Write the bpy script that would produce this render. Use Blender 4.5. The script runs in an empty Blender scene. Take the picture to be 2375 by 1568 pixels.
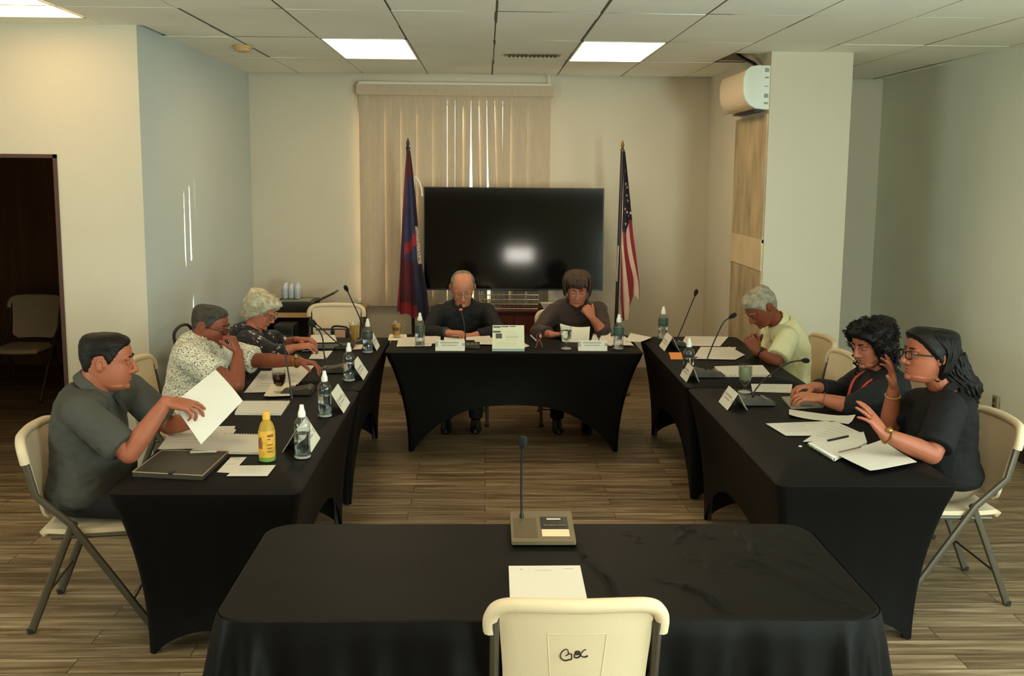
import bpy, bmesh, math, random
import numpy as np
from mathutils import Vector as V, Matrix, noise
random.seed(7)
PI = math.pi
SC = bpy.context.scene
COL = SC.collection

# ------------------------------------------------------------------ materials
def lin(c):
    return tuple(((x/255)/12.92 if x/255 <= .04045 else ((x/255+.055)/1.055)**2.4) for x in c)

MATS = {}
def mat(name, rgb, rough=.6, metal=0., spec=.5, var=.0, vscale=8., bump=0., bscale=60., emit=None, estr=0., trans=0., ior=1.45, sheen=0., coat=0., stretch=None):
    """principled material with a little procedural variation of colour and relief"""
    if name in MATS: return MATS[name]
    m = bpy.data.materials.new(name); m.use_nodes = True
    nt = m.node_tree; N = nt.nodes; L = nt.links; b = N['Principled BSDF']
    c = lin(rgb) if max(rgb) > 1 else rgb
    b.inputs['Base Color'].default_value = (*c, 1); b.inputs['Roughness'].default_value = rough
    b.inputs['Metallic'].default_value = metal; b.inputs['Specular IOR Level'].default_value = spec
    b.inputs['IOR'].default_value = ior
    if trans: b.inputs['Transmission Weight'].default_value = trans
    if sheen: b.inputs['Sheen Weight'].default_value = sheen; b.inputs['Sheen Roughness'].default_value = .5
    if coat: b.inputs['Coat Weight'].default_value = coat
    if emit: b.inputs['Emission Color'].default_value = (*emit, 1); b.inputs['Emission Strength'].default_value = estr
    if var or bump:
        tc = N.new('ShaderNodeTexCoord'); co = tc.outputs['Object']
        if stretch:
            mp = N.new('ShaderNodeMapping'); mp.inputs['Scale'].default_value = stretch; L.new(co, mp.inputs['Vector']); co = mp.outputs['Vector']
    if var:
        n = N.new('ShaderNodeTexNoise'); n.inputs['Scale'].default_value = vscale; n.inputs['Detail'].default_value = 5
        L.new(co, n.inputs['Vector'])
        r = N.new('ShaderNodeValToRGB'); r.color_ramp.elements[0].position = .3; r.color_ramp.elements[1].position = .7
        r.color_ramp.elements[0].color = (*[x*(1-var) for x in c], 1); r.color_ramp.elements[1].color = (*[min(1, x*(1+var)) for x in c], 1)
        L.new(n.outputs['Fac'], r.inputs['Fac']); L.new(r.outputs['Color'], b.inputs['Base Color'])
    if bump:
        n2 = N.new('ShaderNodeTexNoise'); n2.inputs['Scale'].default_value = bscale; n2.inputs['Detail'].default_value = 4
        L.new(co, n2.inputs['Vector'])
        bp = N.new('ShaderNodeBump'); bp.inputs['Strength'].default_value = bump; bp.inputs['Distance'].default_value = .01
        L.new(n2.outputs['Fac'], bp.inputs['Height']); L.new(bp.outputs['Normal'], b.inputs['Normal'])
    MATS[name] = m
    return m

def mat_glass(name, rgb=(1, 1, 1), rough=.02, ior=1.45):
    """clear plastic / glass that lets light straight through where it is thin"""
    if name in MATS: return MATS[name]
    m = bpy.data.materials.new(name); m.use_nodes = True
    nt = m.node_tree; N = nt.nodes; L = nt.links
    N.remove(N['Principled BSDF']); out = N['Material Output']
    t = N.new('ShaderNodeBsdfTransparent'); t.inputs['Color'].default_value = (*rgb, 1)
    g = N.new('ShaderNodeBsdfGlossy'); g.inputs['Roughness'].default_value = rough; g.inputs['Color'].default_value = (.9, .9, .9, 1)
    lw = N.new('ShaderNodeLayerWeight'); pw = N.new('ShaderNodeMath'); pw.operation = 'POWER'; pw.inputs[1].default_value = 4; L.new(lw.outputs['Facing'], pw.inputs[0])
    ma = N.new('ShaderNodeMath'); ma.operation = 'MULTIPLY_ADD'; ma.inputs[1].default_value = .75; ma.inputs[2].default_value = .04; L.new(pw.outputs[0], ma.inputs[0])
    mx = N.new('ShaderNodeMixShader'); L.new(ma.outputs[0], mx.inputs['Fac']); L.new(t.outputs[0], mx.inputs[1]); L.new(g.outputs[0], mx.inputs[2])
    L.new(mx.outputs[0], out.inputs['Surface'])
    MATS[name] = m
    return m

# ------------------------------------------------------------------ mesh builder
class MB:
    def __init__(s): s.v = []; s.f = []; s.m = []; s.mi = 0
    def add(s, verts, faces, mi=None):
        o = len(s.v); s.v.extend([tuple(p) for p in verts]); s.f.extend([tuple(i+o for i in f) for f in faces])
        s.m.extend([s.mi if mi is None else mi]*len(faces)); return o
    def box(s, c, d, R=None, mi=None, taper=1.):
        x, y, z = d[0]/2, d[1]/2, d[2]/2
        P = [(-x, -y, -z), (x, -y, -z), (x, y, -z), (-x, y, -z), (-x*taper, -y*taper, z), (x*taper, -y*taper, z), (x*taper, y*taper, z), (-x*taper, y*taper, z)]
        M = R or Matrix.Identity(3)
        s.add([V(c)+M @ V(p) for p in P], [(0, 3, 2, 1), (4, 5, 6, 7), (0, 1, 5, 4), (1, 2, 6, 5), (2, 3, 7, 6), (3, 0, 4, 7)], mi)
    def rbox(s, c, d, r=.01, R=None, mi=None, seg=4):
        """box whose vertical edges (and top rim slightly) are rounded"""
        x, y, z = d[0]/2, d[1]/2, d[2]/2; r = min(r, x*.99, y*.99)
        def loop(sh, zz):
            o = []
            for cx, cy, a0 in ((x-r, y-r, 0), (-x+r, y-r, 90), (-x+r, -y+r, 180), (x-r, -y+r, 270)):
                for k in range(seg+1):
                    a = math.radians(a0+90*k/seg); rr = max(r-sh, .0001)
                    o.append((cx+rr*math.cos(a), cy+rr*math.sin(a), zz))
            return o
        M = R or Matrix.Identity(3); q = min(r, z)*.5
        s.loft([[V(c)+M @ V(p) for p in L] for L in (loop(q, -z), loop(q*.3, -z+q*.3), loop(0, -z+q), loop(0, z-q), loop(q*.3, z-q*.3), loop(q, z))], mi=mi)
    def loft(s, rings, cap=True, closed=True, mi=None):
        n = len(rings[0]); vs = [p for r in rings for p in r]; fs = []
        for i in range(len(rings)-1):
            for j in range(n if closed else n-1):
                k = (j+1) % n; fs.append((i*n+j, i*n+k, (i+1)*n+k, (i+1)*n+j))
        if cap and closed:
            fs.append(tuple(range(n-1, -1, -1))); b = (len(rings)-1)*n; fs.append(tuple(range(b, b+n)))
        s.add(vs, fs, mi)
    def tube(s, pts, r, n=8, mi=None, cap=True, flat=None, up=None):
        """tube along a polyline; r may be a number or a list; flat squashes it along one axis"""
        pts = [V(p) for p in pts]; R = [float(q) for q in r] if hasattr(r, '__len__') else [float(r)]*len(pts)
        t0 = (pts[1]-pts[0]).normalized()
        a = V(up) if up is not None else (V((0, 0, 1)) if abs(t0.z) < .9 else V((1, 0, 0)))
        rings = []
        for i, p in enumerate(pts):
            t = (pts[min(i+1, len(pts)-1)]-pts[max(i-1, 0)])
            t = t.normalized() if t.length > 1e-9 else t0
            x = a.cross(t); x = x.normalized() if x.length > 1e-6 else V((1, 0, 0)); y = t.cross(x).normalized(); a = y
            fl = flat or 1
            rings.append([p+R[i]*(math.cos(2*PI*k/n)*x+math.sin(2*PI*k/n)*y*fl) for k in range(n)])
        s.loft(rings, cap, mi=mi)
    def capsule(s, pts, r, n=14, mi=None):
        """tube with rounded ends"""
        pts = [V(p) for p in pts]; R = list(r) if hasattr(r, '__len__') else [r]*len(pts)
        d0 = (pts[0]-pts[1]).normalized(); d1 = (pts[-1]-pts[-2]).normalized()
        A, RA, B, RB = [], [], [], []
        for a in (80, 60, 40, 20):
            A.append(pts[0]+d0*R[0]*math.sin(math.radians(a))); RA.append(R[0]*math.cos(math.radians(a)))
            B.insert(0, pts[-1]+d1*R[-1]*math.sin(math.radians(a))); RB.insert(0, R[-1]*math.cos(math.radians(a)))
        s.tube(A+pts+B, RA+R+RB, n, mi)
    def ell(s, c, r, R=None, nu=16, nv=10, mi=None):
        M = R or Matrix.Identity(3); rings = []
        for i in range(1, nv):
            t = PI*i/nv
            rings.append([V(c)+M @ V((r[0]*math.sin(t)*math.cos(2*PI*k/nu), r[1]*math.sin(t)*math.sin(2*PI*k/nu), -r[2]*math.cos(t))) for k in range(nu)])
        s.loft(rings, mi=mi)
    def lathe(s, c, prof, n=20, mi=None, R=None):
        M = R or Matrix.Identity(3)
        s.loft([[V(c)+M @ V((max(r, 1e-4)*math.cos(2*PI*k/n), max(r, 1e-4)*math.sin(2*PI*k/n), z)) for k in range(n)] for r, z in prof], mi=mi)
    def sheet(s, grid, th=0., mi=None):
        """grid of points [row][col]; th > 0 gives it thickness along its normal"""
        nr, nc = len(grid), len(grid[0]); P = [[V(p) for p in r] for r in grid]
        if th <= 0:
            s.add([p for r in P for p in r], [(i*nc+j, i*nc+j+1, (i+1)*nc+j+1, (i+1)*nc+j) for i in range(nr-1) for j in range(nc-1)], mi); return
        top, bot = [], []
        for i in range(nr):
            for j in range(nc):
                du = P[i][min(j+1, nc-1)]-P[i][max(j-1, 0)]; dv = P[min(i+1, nr-1)][j]-P[max(i-1, 0)][j]
                nn = du.cross(dv); nn = nn.normalized() if nn.length > 1e-9 else V((0, 0, 1))
                top.append(P[i][j]+nn*th/2); bot.append(P[i][j]-nn*th/2)
        n = nr*nc; f = []
        for i in range(nr-1):
            for j in range(nc-1):
                a = i*nc+j; q = (a, a+1, a+nc+1, a+nc); f.append(q); f.append(tuple(n+k for k in reversed(q)))
        rim = [j for j in range(nc)]+[i*nc+nc-1 for i in range(1, nr)]+[(nr-1)*nc+j for j in range(nc-2, -1, -1)]+[i*nc for i in range(nr-2, 0, -1)]
        for k in range(len(rim)):
            a, b = rim[k], rim[(k+1) % len(rim)]; f.append((a, n+a, n+b, b))
        s.add(top+bot, f, mi)
    def prism(s, poly, h, M=None, mi=None):
        """polygon in the local xy plane pushed up by h"""
        M = M or Matrix.Identity(4); n = len(poly)
        vs = [M @ V((x, y, 0)) for x, y in poly]+[M @ V((x, y, h)) for x, y in poly]
        s.add(vs, [tuple(range(n-1, -1, -1)), tuple(range(n, 2*n))]+[(i, (i+1) % n, n+(i+1) % n, n+i) for i in range(n)], mi)
    def mesh(s, name):
        me = bpy.data.meshes.new(name); me.from_pydata(s.v, [], s.f); me.update()
        if any(s.m): me.polygons.foreach_set('material_index', s.m)
        return me
    def build(s, name, mats, parent=None, smooth=True, world=False, ang=38, **props):
        me = s.mesh(name); return link(name, me, mats, parent, smooth, world, ang, **props)

def link(name, me, mats, parent=None, smooth=True, world=False, ang=38, **props):
    for m in (mats if isinstance(mats, (list, tuple)) else [mats]): me.materials.append(m)
    bm = bmesh.new(); bm.from_mesh(me); bmesh.ops.recalc_face_normals(bm, faces=bm.faces); bm.to_mesh(me); bm.free()
    if smooth:
        me.polygons.foreach_set('use_smooth', [True]*len(me.polygons))
        if ang: me.set_sharp_from_angle(angle=math.radians(ang))
    if world and parent is not None: me.transform(matw(parent).inverted())
    o = bpy.data.objects.new(name, me); COL.objects.link(o)
    if parent is not None: o.parent = parent
    for k, v in props.items(): o[k] = v
    return o

def matw(o):
    M = o.matrix_basis.copy()
    while o.parent is not None: o = o.parent; M = o.matrix_basis @ M
    return M

def thing(name, label, cat, loc=(0, 0, 0), rz=0., group=None):
    o = bpy.data.objects.new(name, None); COL.objects.link(o); o.empty_display_size = .1
    o.location = loc; o.rotation_euler = (0, 0, rz); o['label'] = label; o['category'] = cat
    if group: o['group'] = group
    return o

def tag(o, label, cat, group=None):
    o['label'] = label; o['category'] = cat
    if group: o['group'] = group
    return o

def struct(name, b, m, label=None, cat=None, smooth=False, parent=None):
    o = b.build(name, m, parent, smooth); 
    if parent is None:
        o['kind'] = 'structure'
        if label: o['label'] = label; o['category'] = cat or name.split('_')[0]
    return o

def dup(root, loc, rz, label, group=None):
    r = root.copy(); COL.objects.link(r); r.location = loc; r.rotation_euler = (0, 0, rz); r['label'] = label
    if group: r['group'] = group
    def rec(a, b):
        for ch in a.children:
            c = ch.copy(); COL.objects.link(c); c.parent = b; rec(ch, c)
    rec(root, r)
    return r

def cat_rom(pts, k=6):
    """smooth curve through points"""
    P = [V(p) for p in pts]; P = [P[0]*2-P[1]]+P+[P[-1]*2-P[-2]]; out = []
    for i in range(1, len(P)-2):
        for j in range(k):
            t = j/k; a, b, c, d = P[i-1], P[i], P[i+1], P[i+2]
            out.append(.5*((2*b)+(c-a)*t+(2*a-5*b+4*c-d)*t*t+(3*b-a-3*c+d)*t**3))
    out.append(P[-2]); return out

def sm(a, b, x):
    t = min(1., max(0., (x-a)/(b-a))); return t*t*(3-2*t)
# light settings
LAMP, DAY, REAR, DOOR_FILL, LEFT_FILL, SUN, ELEV, WORLD, EXPO = 8.2, 95., 13., 250., 85., 48., 13.5, 3.0, 0.08
# ------------------------------------------------------------------ the room
CE = 2.92                       # ceiling height
YB, XL, XR, YD = 9.53, -2.25, 3.80, 6.536
def wall_mat(name, rgb):
    return mat(name, rgb, rough=.75, spec=.25, var=.025, vscale=1.2, bump=.06, bscale=90)
M_wall = wall_mat('painted wall', (208, 199, 178))
M_wallL = wall_mat('daylight-tinted side wall', (190, 197, 190))  # same paint as the others, cool daylight put into the colour
M_wallR = wall_mat('brightened right wall', (238, 240, 226))  # same paint, colour lightened to stand in for light on this wall
M_dark = mat('dark brown panelling', (142, 104, 68), rough=.7, var=.15, vscale=3, stretch=(6, 6, .4))
M_base = mat('brown baseboard', (58, 40, 26), rough=.6)
M_white = mat('white plastic', (232, 228, 214), rough=.4)
M_steel = mat('grey metal', (120, 112, 100), rough=.4, metal=.8)
M_black = mat('black plastic', (20, 19, 18), rough=.45)

def floor_mat():
    m = bpy.data.materials.new('wood plank floor'); m.use_nodes = True
    nt = m.node_tree; N = nt.nodes; L = nt.links; b = N['Principled BSDF']
    tc = N.new('ShaderNodeTexCoord')
    br = N.new('ShaderNodeTexBrick'); br.offset = .37; br.inputs['Scale'].default_value = 1
    br.inputs['Brick Width'].default_value = 1.22; br.inputs['Row Height'].default_value = .125; br.inputs['Mortar Size'].default_value = .002
    br.inputs['Color1'].default_value = (0, 0, 0, 1); br.inputs['Color2'].default_value = (1, 1, 1, 1); br.inputs['Mortar'].default_value = (.2, .2, .2, 1)
    L.new(tc.outputs['Object'], br.inputs['Vector'])
    mp = N.new('ShaderNodeMapping'); mp.inputs['Scale'].default_value = (1.1, 17, 1); L.new(tc.outputs['Object'], mp.inputs['Vector'])
    n1 = N.new('ShaderNodeTexNoise'); n1.inputs['Scale'].default_value = 1.6; n1.inputs['Detail'].default_value = 8; n1.inputs['Roughness'].default_value = .62; n1.inputs['Distortion'].default_value = .5
    ad = N.new('ShaderNodeVectorMath'); ad.operation = 'MULTIPLY_ADD'; ad.inputs[1].default_value = (7, 7, 7)
    L.new(br.outputs['Color'], ad.inputs[0]); L.new(mp.outputs['Vector'], ad.inputs[2]); L.new(ad.outputs[0], n1.inputs['Vector'])
    r = N.new('ShaderNodeValToRGB'); e = r.color_ramp.elements
    e[0].position = .28; e[0].color = (*lin((90, 71, 50)), 1); e[1].position = .74; e[1].color = (*lin((198, 178, 146)), 1)
    x = e.new(.45); x.color = (*lin((128, 106, 78)), 1); x = e.new(.58); x.color = (*lin((158, 136, 106)), 1)
    L.new(n1.outputs['Fac'], r.inputs['Fac'])
    mx = N.new('ShaderNodeMix'); mx.data_type = 'RGBA'; mx.blend_type = 'MULTIPLY'; mx.inputs[0].default_value = 1
    r2 = N.new('ShaderNodeValToRGB'); r2.color_ramp.elements[0].color = (.62, .6, .58, 1); r2.color_ramp.elements[1].color = (1, 1, 1, 1)
    L.new(br.outputs['Color'], r2.inputs['Fac']); L.new(r.outputs['Color'], mx.inputs[6]); L.new(r2.outputs['Color'], mx.inputs[7])
    m2 = N.new('ShaderNodeMix'); m2.data_type = 'RGBA'; m2.inputs[7].default_value = (*lin((48, 36, 24)), 1)
    L.new(br.outputs['Fac'], m2.inputs[0]); L.new(mx.outputs[2], m2.inputs[6]); L.new(m2.outputs[2], b.inputs['Base Color'])
    b.inputs['Roughness'].default_value = .42; b.inputs['Specular IOR Level'].default_value = .35
    bp = N.new('ShaderNodeBump'); bp.inputs['Strength'].default_value = .12; bp.inputs['Distance'].default_value = .01
    L.new(n1.outputs['Fac'], bp.inputs['Height']); L.new(bp.outputs['Normal'], b.inputs['Normal'])
    return m
b = MB(); b.box((-.2, 3.9, -.05), (11.0, 14.4, .1)); struct('floor', b, floor_mat(), 'grey brown wood plank floor', 'floor')

# ceiling: lay-in tiles, a hair out of level, hung in a dark gap below the slab
def ceil_mat():
    m = mat('ceiling tile', (246, 244, 230), rough=.85, spec=.2, var=.05, vscale=1.1, bump=.15, bscale=160)
    return m
GX, GY = -1.779, 5.835
b = MB(); rr = random.Random(3)
HOLES = {}
def tile(i, j):
    x0, y0 = GX+.61*i, GY+1.22*j; x1, y1 = min(x0+.61, 3.82), min(y0+1.22, YB+.01)
    if y0 < YD < y1 and x1 <= XL-.05: y1 = min(y1, YD+.02)
    x0, y0 = max(x0, -5.2), y0
    return x0, x1, y0, y1
LIGHTS = {(1, 1), (4, 1), (1, -3), (4, -3)}
ncol = range(-6, 10)
for i in ncol:
    for j in range(-7, 4):
        if (i, j) in LIGHTS: continue
        x0, x1, y0, y1 = tile(i, j)
        if i in (-3, -2, -1) and j in (-1, 0) and x0 < -2.3: continue
        if x1-x0 < .05 or y1-y0 < .05 or (x1 <= XL+.05 and y0 > YD): continue
        if (i, j) == (6, 1): y1 = 7.66
        g = .0045
        zz = [CE+rr.uniform(-.003, .005) for _ in range(4)]
        P = [(x0+g, y0+g), (x1-g, y0+g), (x1-g, y1-g), (x0+g, y1-g)]
        b.add([(x, y, z) for (x, y), z in zip(P, zz)]+[(x, y, z+.015) for (x, y), z in zip(P, zz)],
              [(0, 1, 2, 3), (7, 6, 5, 4), (0, 4, 5, 1), (1, 5, 6, 2), (2, 6, 7, 3), (3, 7, 4, 0)])
for (xa, xb, ya, yb) in ((-3.61, -3.065, 4.615, YD), (-3.055, -2.455, 4.615, 5.025), (-3.055, -2.455, 6.255, YD+.02), (-2.445, -1.785, 4.615, 5.83), (-2.445, -1.785, 5.84, YD)):
    b.box(((xa+xb)/2, (ya+yb)/2, CE+.0075), (xb-xa, yb-ya, .015))
b.box((-2.0, 6.79, CE+.0075), (.42, .5, .015))
struct('ceiling', b, ceil_mat(), 'suspended ceiling of cream lay-in tiles', 'ceiling')
b = MB(); b.box((-.3, 4., 3.25), (9.8, 14.4, .1)); struct('ceiling_slab', b, mat('dark slab', (60, 54, 44), rough=.9))
b = MB()
for i in ncol:
    x = GX+.61*i
    if -5.2 < x < 3.75:
        y1 = YB if x > XL else YD
        b.box((x, (y1-2.7)/2, CE+.006), (.018, y1+2.7, .008))
for j in range(-7, 4):
    y = GY+1.22*j
    if y < YB: b.box((((XL if y > YD else -5.2)+3.8)/2, y, CE+.0065), (3.8-(XL if y > YD else -5.2), .018, .007))
struct('trim_ceiling', b, mat('ceiling grid', (84, 77, 60), rough=.6), 'metal grid between the ceiling tiles', 'trim')

# walls
WX0, WX1, WZ0, WZ1 = -1.08, .60, .80, 2.68       # window opening behind the blind
b = MB(); T = .16; yc = YB+T/2
b.box(((XL-.16+WX0)/2, yc, 1.6), (WX0-XL+.16, T, 3.2)); b.box(((WX1+4.0)/2, yc, 1.6), (4.0-WX1, T, 3.2))
b.box(((WX0+WX1)/2, yc, WZ0/2), (WX1-WX0, T, WZ0)); b.box(((WX0+WX1)/2, yc, (WZ1+3.2)/2), (WX1-WX0, T, 3.2-WZ1))
struct('wall_back', b, M_wall, 'plain beige wall behind the screen', 'wall')
b = MB(); b.box((XL-.0795, (YD+YB)/2+.0505, 1.6), (.16, YB-YD+.099, 3.2)); struct('wall_left', b, M_wallL, 'pale side wall with two sun streaks', 'wall')
# wall with the doorway
DX0, DX1, DH = -3.72, -2.795, 2.095
b = MB()
b.box(((DX1+XL)/2, YD+.07, 1.6), (XL-DX1, .14, 3.2)); b.box(((DX0+DX1)/2, YD+.07, (DH+3.2)/2), (DX1-DX0, .14, 3.2-DH))
b.box(((DX0-5.2)/2, YD+.07, 1.6), (DX0+5.2, .14, 3.2))
struct('wall_door', b, M_wall, 'warm lit wall beside the dark doorway', 'wall')
LY0, LY1, LZ0, LZ1 = .2, 2.8, .9, 2.2  # opening for an added, unseen window that brightens the right wall
b = MB(); b.box((-5.2, (LY1+6.6)/2, 1.6), (.12, 6.6-LY1, 3.2)); b.box((-5.2, (-2.8+LY0)/2, 1.6), (.12, LY0+2.8, 3.2)); b.box((-5.2, (LY0+LY1)/2, LZ0/2), (.12, LY1-LY0, LZ0)); b.box((-5.2, (LY0+LY1)/2, (LZ1+3.2)/2), (.12, LY1-LY0, 3.2-LZ1))
struct('wall_far_left', b, M_wall)
# right wall with the daylight window beside the camera
RY0, RY1, RZ0, RZ1 = .6, 3.6, .75, 2.25
b = MB(); X = XR+.07
b.box((X, (RY1+YB)/2+.1, 1.6), (.14, YB-RY1+.2, 3.2)); b.box((X, (-2.9+RY0)/2, 1.6), (.14, RY0+2.9, 3.2))
b.box((X, (RY0+RY1)/2, RZ0/2), (.14, RY1-RY0, RZ0)); b.box((X, (RY0+RY1)/2, (RZ1+3.2)/2), (.14, RY1-RY0, 3.2-RZ1))
struct('wall_right', b, M_wallR, 'plain pale right-hand side wall', 'wall')
# rear wall behind the camera, with a window
QX0, QX1, QZ0, QZ1 = .42, .98, 1.46, 1.72
SX0, SX1, SZ0, SZ1 = 2.80, 3.72, .25, 2.15       # glazed door added unseen behind the camera for broad fill light
b = MB(); y = -2.8
b.box(((-5.2+QX0)/2, y, 1.6), (QX0+5.2, .12, 3.2)); b.box(((QX1+SX0)/2, y, 1.6), (SX0-QX1, .12, 3.2)); b.box(((SX1+3.9)/2, y, 1.6), (3.9-SX1, .12, 3.2)); b.box(((SX0+SX1)/2, y, SZ0/2), (SX1-SX0, .12, SZ0)); b.box(((SX0+SX1)/2, y, (SZ1+3.2)/2), (SX1-SX0, .12, 3.2-SZ1))
b.box(((QX0+QX1)/2, y, QZ0/2), (QX1-QX0, .12, QZ0)); b.box(((QX0+QX1)/2, y, (QZ1+3.2)/2), (QX1-QX0, .12, 3.2-QZ1))
struct('wall_rear', b, mat('dim rear wall', (120, 108, 84), rough=.8))
# wing wall (pillar) that carries the air conditioner
b = MB(); b.box((2.445, (7.5+YB)/2, 1.6), (.62, YB-7.5, 3.2)); struct('wall_pillar', b, M_wall, 'tall pale pillar beside the air conditioner', 'pillar')
# mottled panel on its left face
def mott():
    m = mat('mottled panel', (178, 156, 120), rough=.5, var=.30, vscale=3.2, stretch=(1, 2.4, .8), spec=.4)
    return m
b = MB(); b.box((2.128, 7.98, 1.97), (.016, .94, .98)); b.box((2.129, 7.98, .74), (.012, .94, 1.05))
b.box((2.125, 7.98, 1.385), (.018, .94, .24), mi=1)
o = b.build('trim_panel', [mott(), mat('pale panel band', (214, 190, 150), rough=.6, var=.12, vscale=3)], smooth=False); o['kind'] = 'structure'; tag(o, 'mottled tan panel on the pillar under the air conditioner', 'panel')
# baseboards
b = MB(); b.box((XR-.008, (RY0+YB)/2, .05), (.016, YB-RY0, .1)); struct('baseboard_right', b, M_base, 'dark baseboard along the right-hand side wall', 'baseboard')
b = MB(); b.box(((XL+2.13)/2, YB-.008, .05), (2.13-XL, .016, .1)); struct('baseboard_back', b, mat('beige baseboard', (150, 132, 104), rough=.6))
b = MB(); b.box((XL+.008, (YD+YB)/2, .05), (.016, YB-YD, .1)); struct('baseboard_left', b, M_base)
# doorway: thin frame, and the unlit room beyond it
b = MB(); b.box((DX1-.012, YD+.07, DH/2), (.024, .16, DH)); b.box((DX0+.012, YD+.07, DH/2), (.024, .16, DH)); b.box(((DX0+DX1)/2, YD+.07, DH-.012), (DX1-DX0, .16, .024))
struct('door_1', b, mat('door frame', (74, 40, 26), rough=.5), 'open doorway into the unlit side room', 'door')
b = MB(); b.box((-3.85, 10.1, 1.6), (3.1, .1, 3.2)); b.box((-5.35, 8.3, 1.6), (.1, 3.6, 3.2)); b.box((-2.46, 8.35, 1.6), (.06, 3.5, 3.2)); b.box((-3.85, 8.35, 2.75), (3.1, 3.6, .08))
struct('wall_side_room', b, M_dark, 'brown panelled wall seen through the doorway', 'wall')
# back window: frame, panes
b = MB()
for x in (WX0+.025, WX1-.025, (WX0+WX1)/2): b.box((x, YB+.09, (WZ0+WZ1)/2), (.05, .05, WZ1-WZ0))
for z in (WZ0+.025, WZ1-.025, 1.25): b.box(((WX0+WX1)/2, YB+.09, z), (WX1-WX0, .05, .05))
w = struct('window_1', b, M_white, 'bright window behind the vertical blind', 'window')
b = MB(); b.box(((WX0+WX1)/2, YB+.09, (WZ0+WZ1)/2), (WX1-WX0-.06, .004, WZ1-WZ0-.06)); b.build('window_pane', mat_glass('window glass'), w, False)
b = MB(); b.box(((WX0+WX1)/2, YB-.02, WZ0-.045), (2.0, .05, .035)); struct('trim_sill', b, M_white, 'pale window sill under the blind', 'sill')
for nm, (cx, cy, cz), (dx, dy, dz), n in (('window_2', (XR+.07, (RY0+RY1)/2, (RZ0+RZ1)/2), (.05, RY1-RY0, RZ1-RZ0), 1), ('window_3', ((QX0+QX1)/2, -2.8, (QZ0+QZ1)/2), (QX1-QX0, .05, QZ1-QZ0), 0), ('window_fill_4', ((SX0+SX1)/2, -2.8, (SZ0+SZ1)/2), (SX1-SX0, .05, SZ1-SZ0), 0), ('window_fill_5', (-5.2, (LY0+LY1)/2, (LZ0+LZ1)/2), (.05, LY1-LY0, LZ1-LZ0), 1)):  # the last two are added as fill light sources
    b = MB()
    for z in (-1, 1): b.box((cx, cy, cz+z*(dz/2-.02)), (dx, dy, .04))
    for s_ in (-1, 0, 1): b.box((cx+(0 if n else s_*(dx/2-.02)), cy+(s_*(dy/2-.02) if n else 0), cz), (dx if n else .04, .04 if n else dy, dz))
    w = struct(nm, b, M_white)
    b = MB(); b.box((cx, cy, cz), (.004 if n else dx-.08, dy-.08 if n else .004, dz-.08)); b.build('window_pane', mat_glass('window glass'), w, False)

# ------------------------------------------------------------------ ceiling fixtures
M_diff = mat('lamp diffuser', (255, 250, 235), rough=.5, emit=(1.0, .765, .48), estr=LAMP)
M_dim = mat('weak lamp diffuser', (255, 244, 220), rough=.5, emit=(1.0, .66, .35), estr=LAMP*.66)
def troffer(x0, x1, y0, y1, label, md=None):
    t = thing('ceiling_light', label, 'ceiling light', ((x0+x1)/2, (y0+y1)/2, CE), group='recessed ceiling lights')
    w, d = x1-x0, y1-y0; b = MB(); f = .012
    for s_ in (-1, 1): b.box((s_*(w/2-f/2-.004), 0, .003), (f, d-.008, .014)); b.box((0, s_*(d/2-f/2-.004), .003), (w-.008, f, .014))
    b.box((0, 0, .07), (w-.01, d-.01, .012)); b.build('frame', M_white, t, False)
    b = MB(); b.box((0, 0, .006), (w-.03, d-.03, .005)); b.build('diffuser', md or M_diff, t, False)
x = lambda i: GX+.61*i
yj = lambda j: GY+1.22*j
troffer(x(1), x(2), yj(1), yj(2), 'lit ceiling panel above the blind, left of the air vent')
troffer(x(4), x(5), yj(1), yj(2), 'lit ceiling panel between the air vent and the air conditioner')
troffer(-3.06, -2.45, 5.03, 6.25, 'lit ceiling panel over the wall with the doorway', M_dim)
for i in (1, 4): troffer(x(i), x(i+1), yj(-3), yj(-2), 'lit ceiling panel over the near tables')
t = thing('air_vent', 'slotted metal air vent between the two far ceiling lights', 'air vent', (.355, 7.89, CE))
b = MB(); b.box((0, 0, -.002), (.44, .17, .006)); b.build('vent_frame', mat('vent metal', (150, 142, 118), rough=.5), t, False)
b = MB()
for k in range(12): b.box((-.18+.033*k, 0, -.008), (.016, .13, .012), Matrix.Rotation(.5, 3, 'Y'))
b.build('louvers', mat('dark vent louver', (52, 46, 36), rough=.6), t, False)
t = thing('smoke_detector', 'round yellowed smoke detector on the ceiling', 'smoke detector', (-1.815, 7.53, CE))
b = MB(); b.lathe((0, 0, 0), [(.072, 0), (.075, -.012), (.07, -.022)]); b.build('base_plate', mat('aged plastic', (206, 170, 116), rough=.5), t)
b = MB(); b.lathe((0, 0, 0), [(.062, -.022), (.058, -.04), (.03, -.05), (.001, -.05)]); b.build('sensor_cover', mat('aged plastic', (206, 170, 116)), t)
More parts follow.
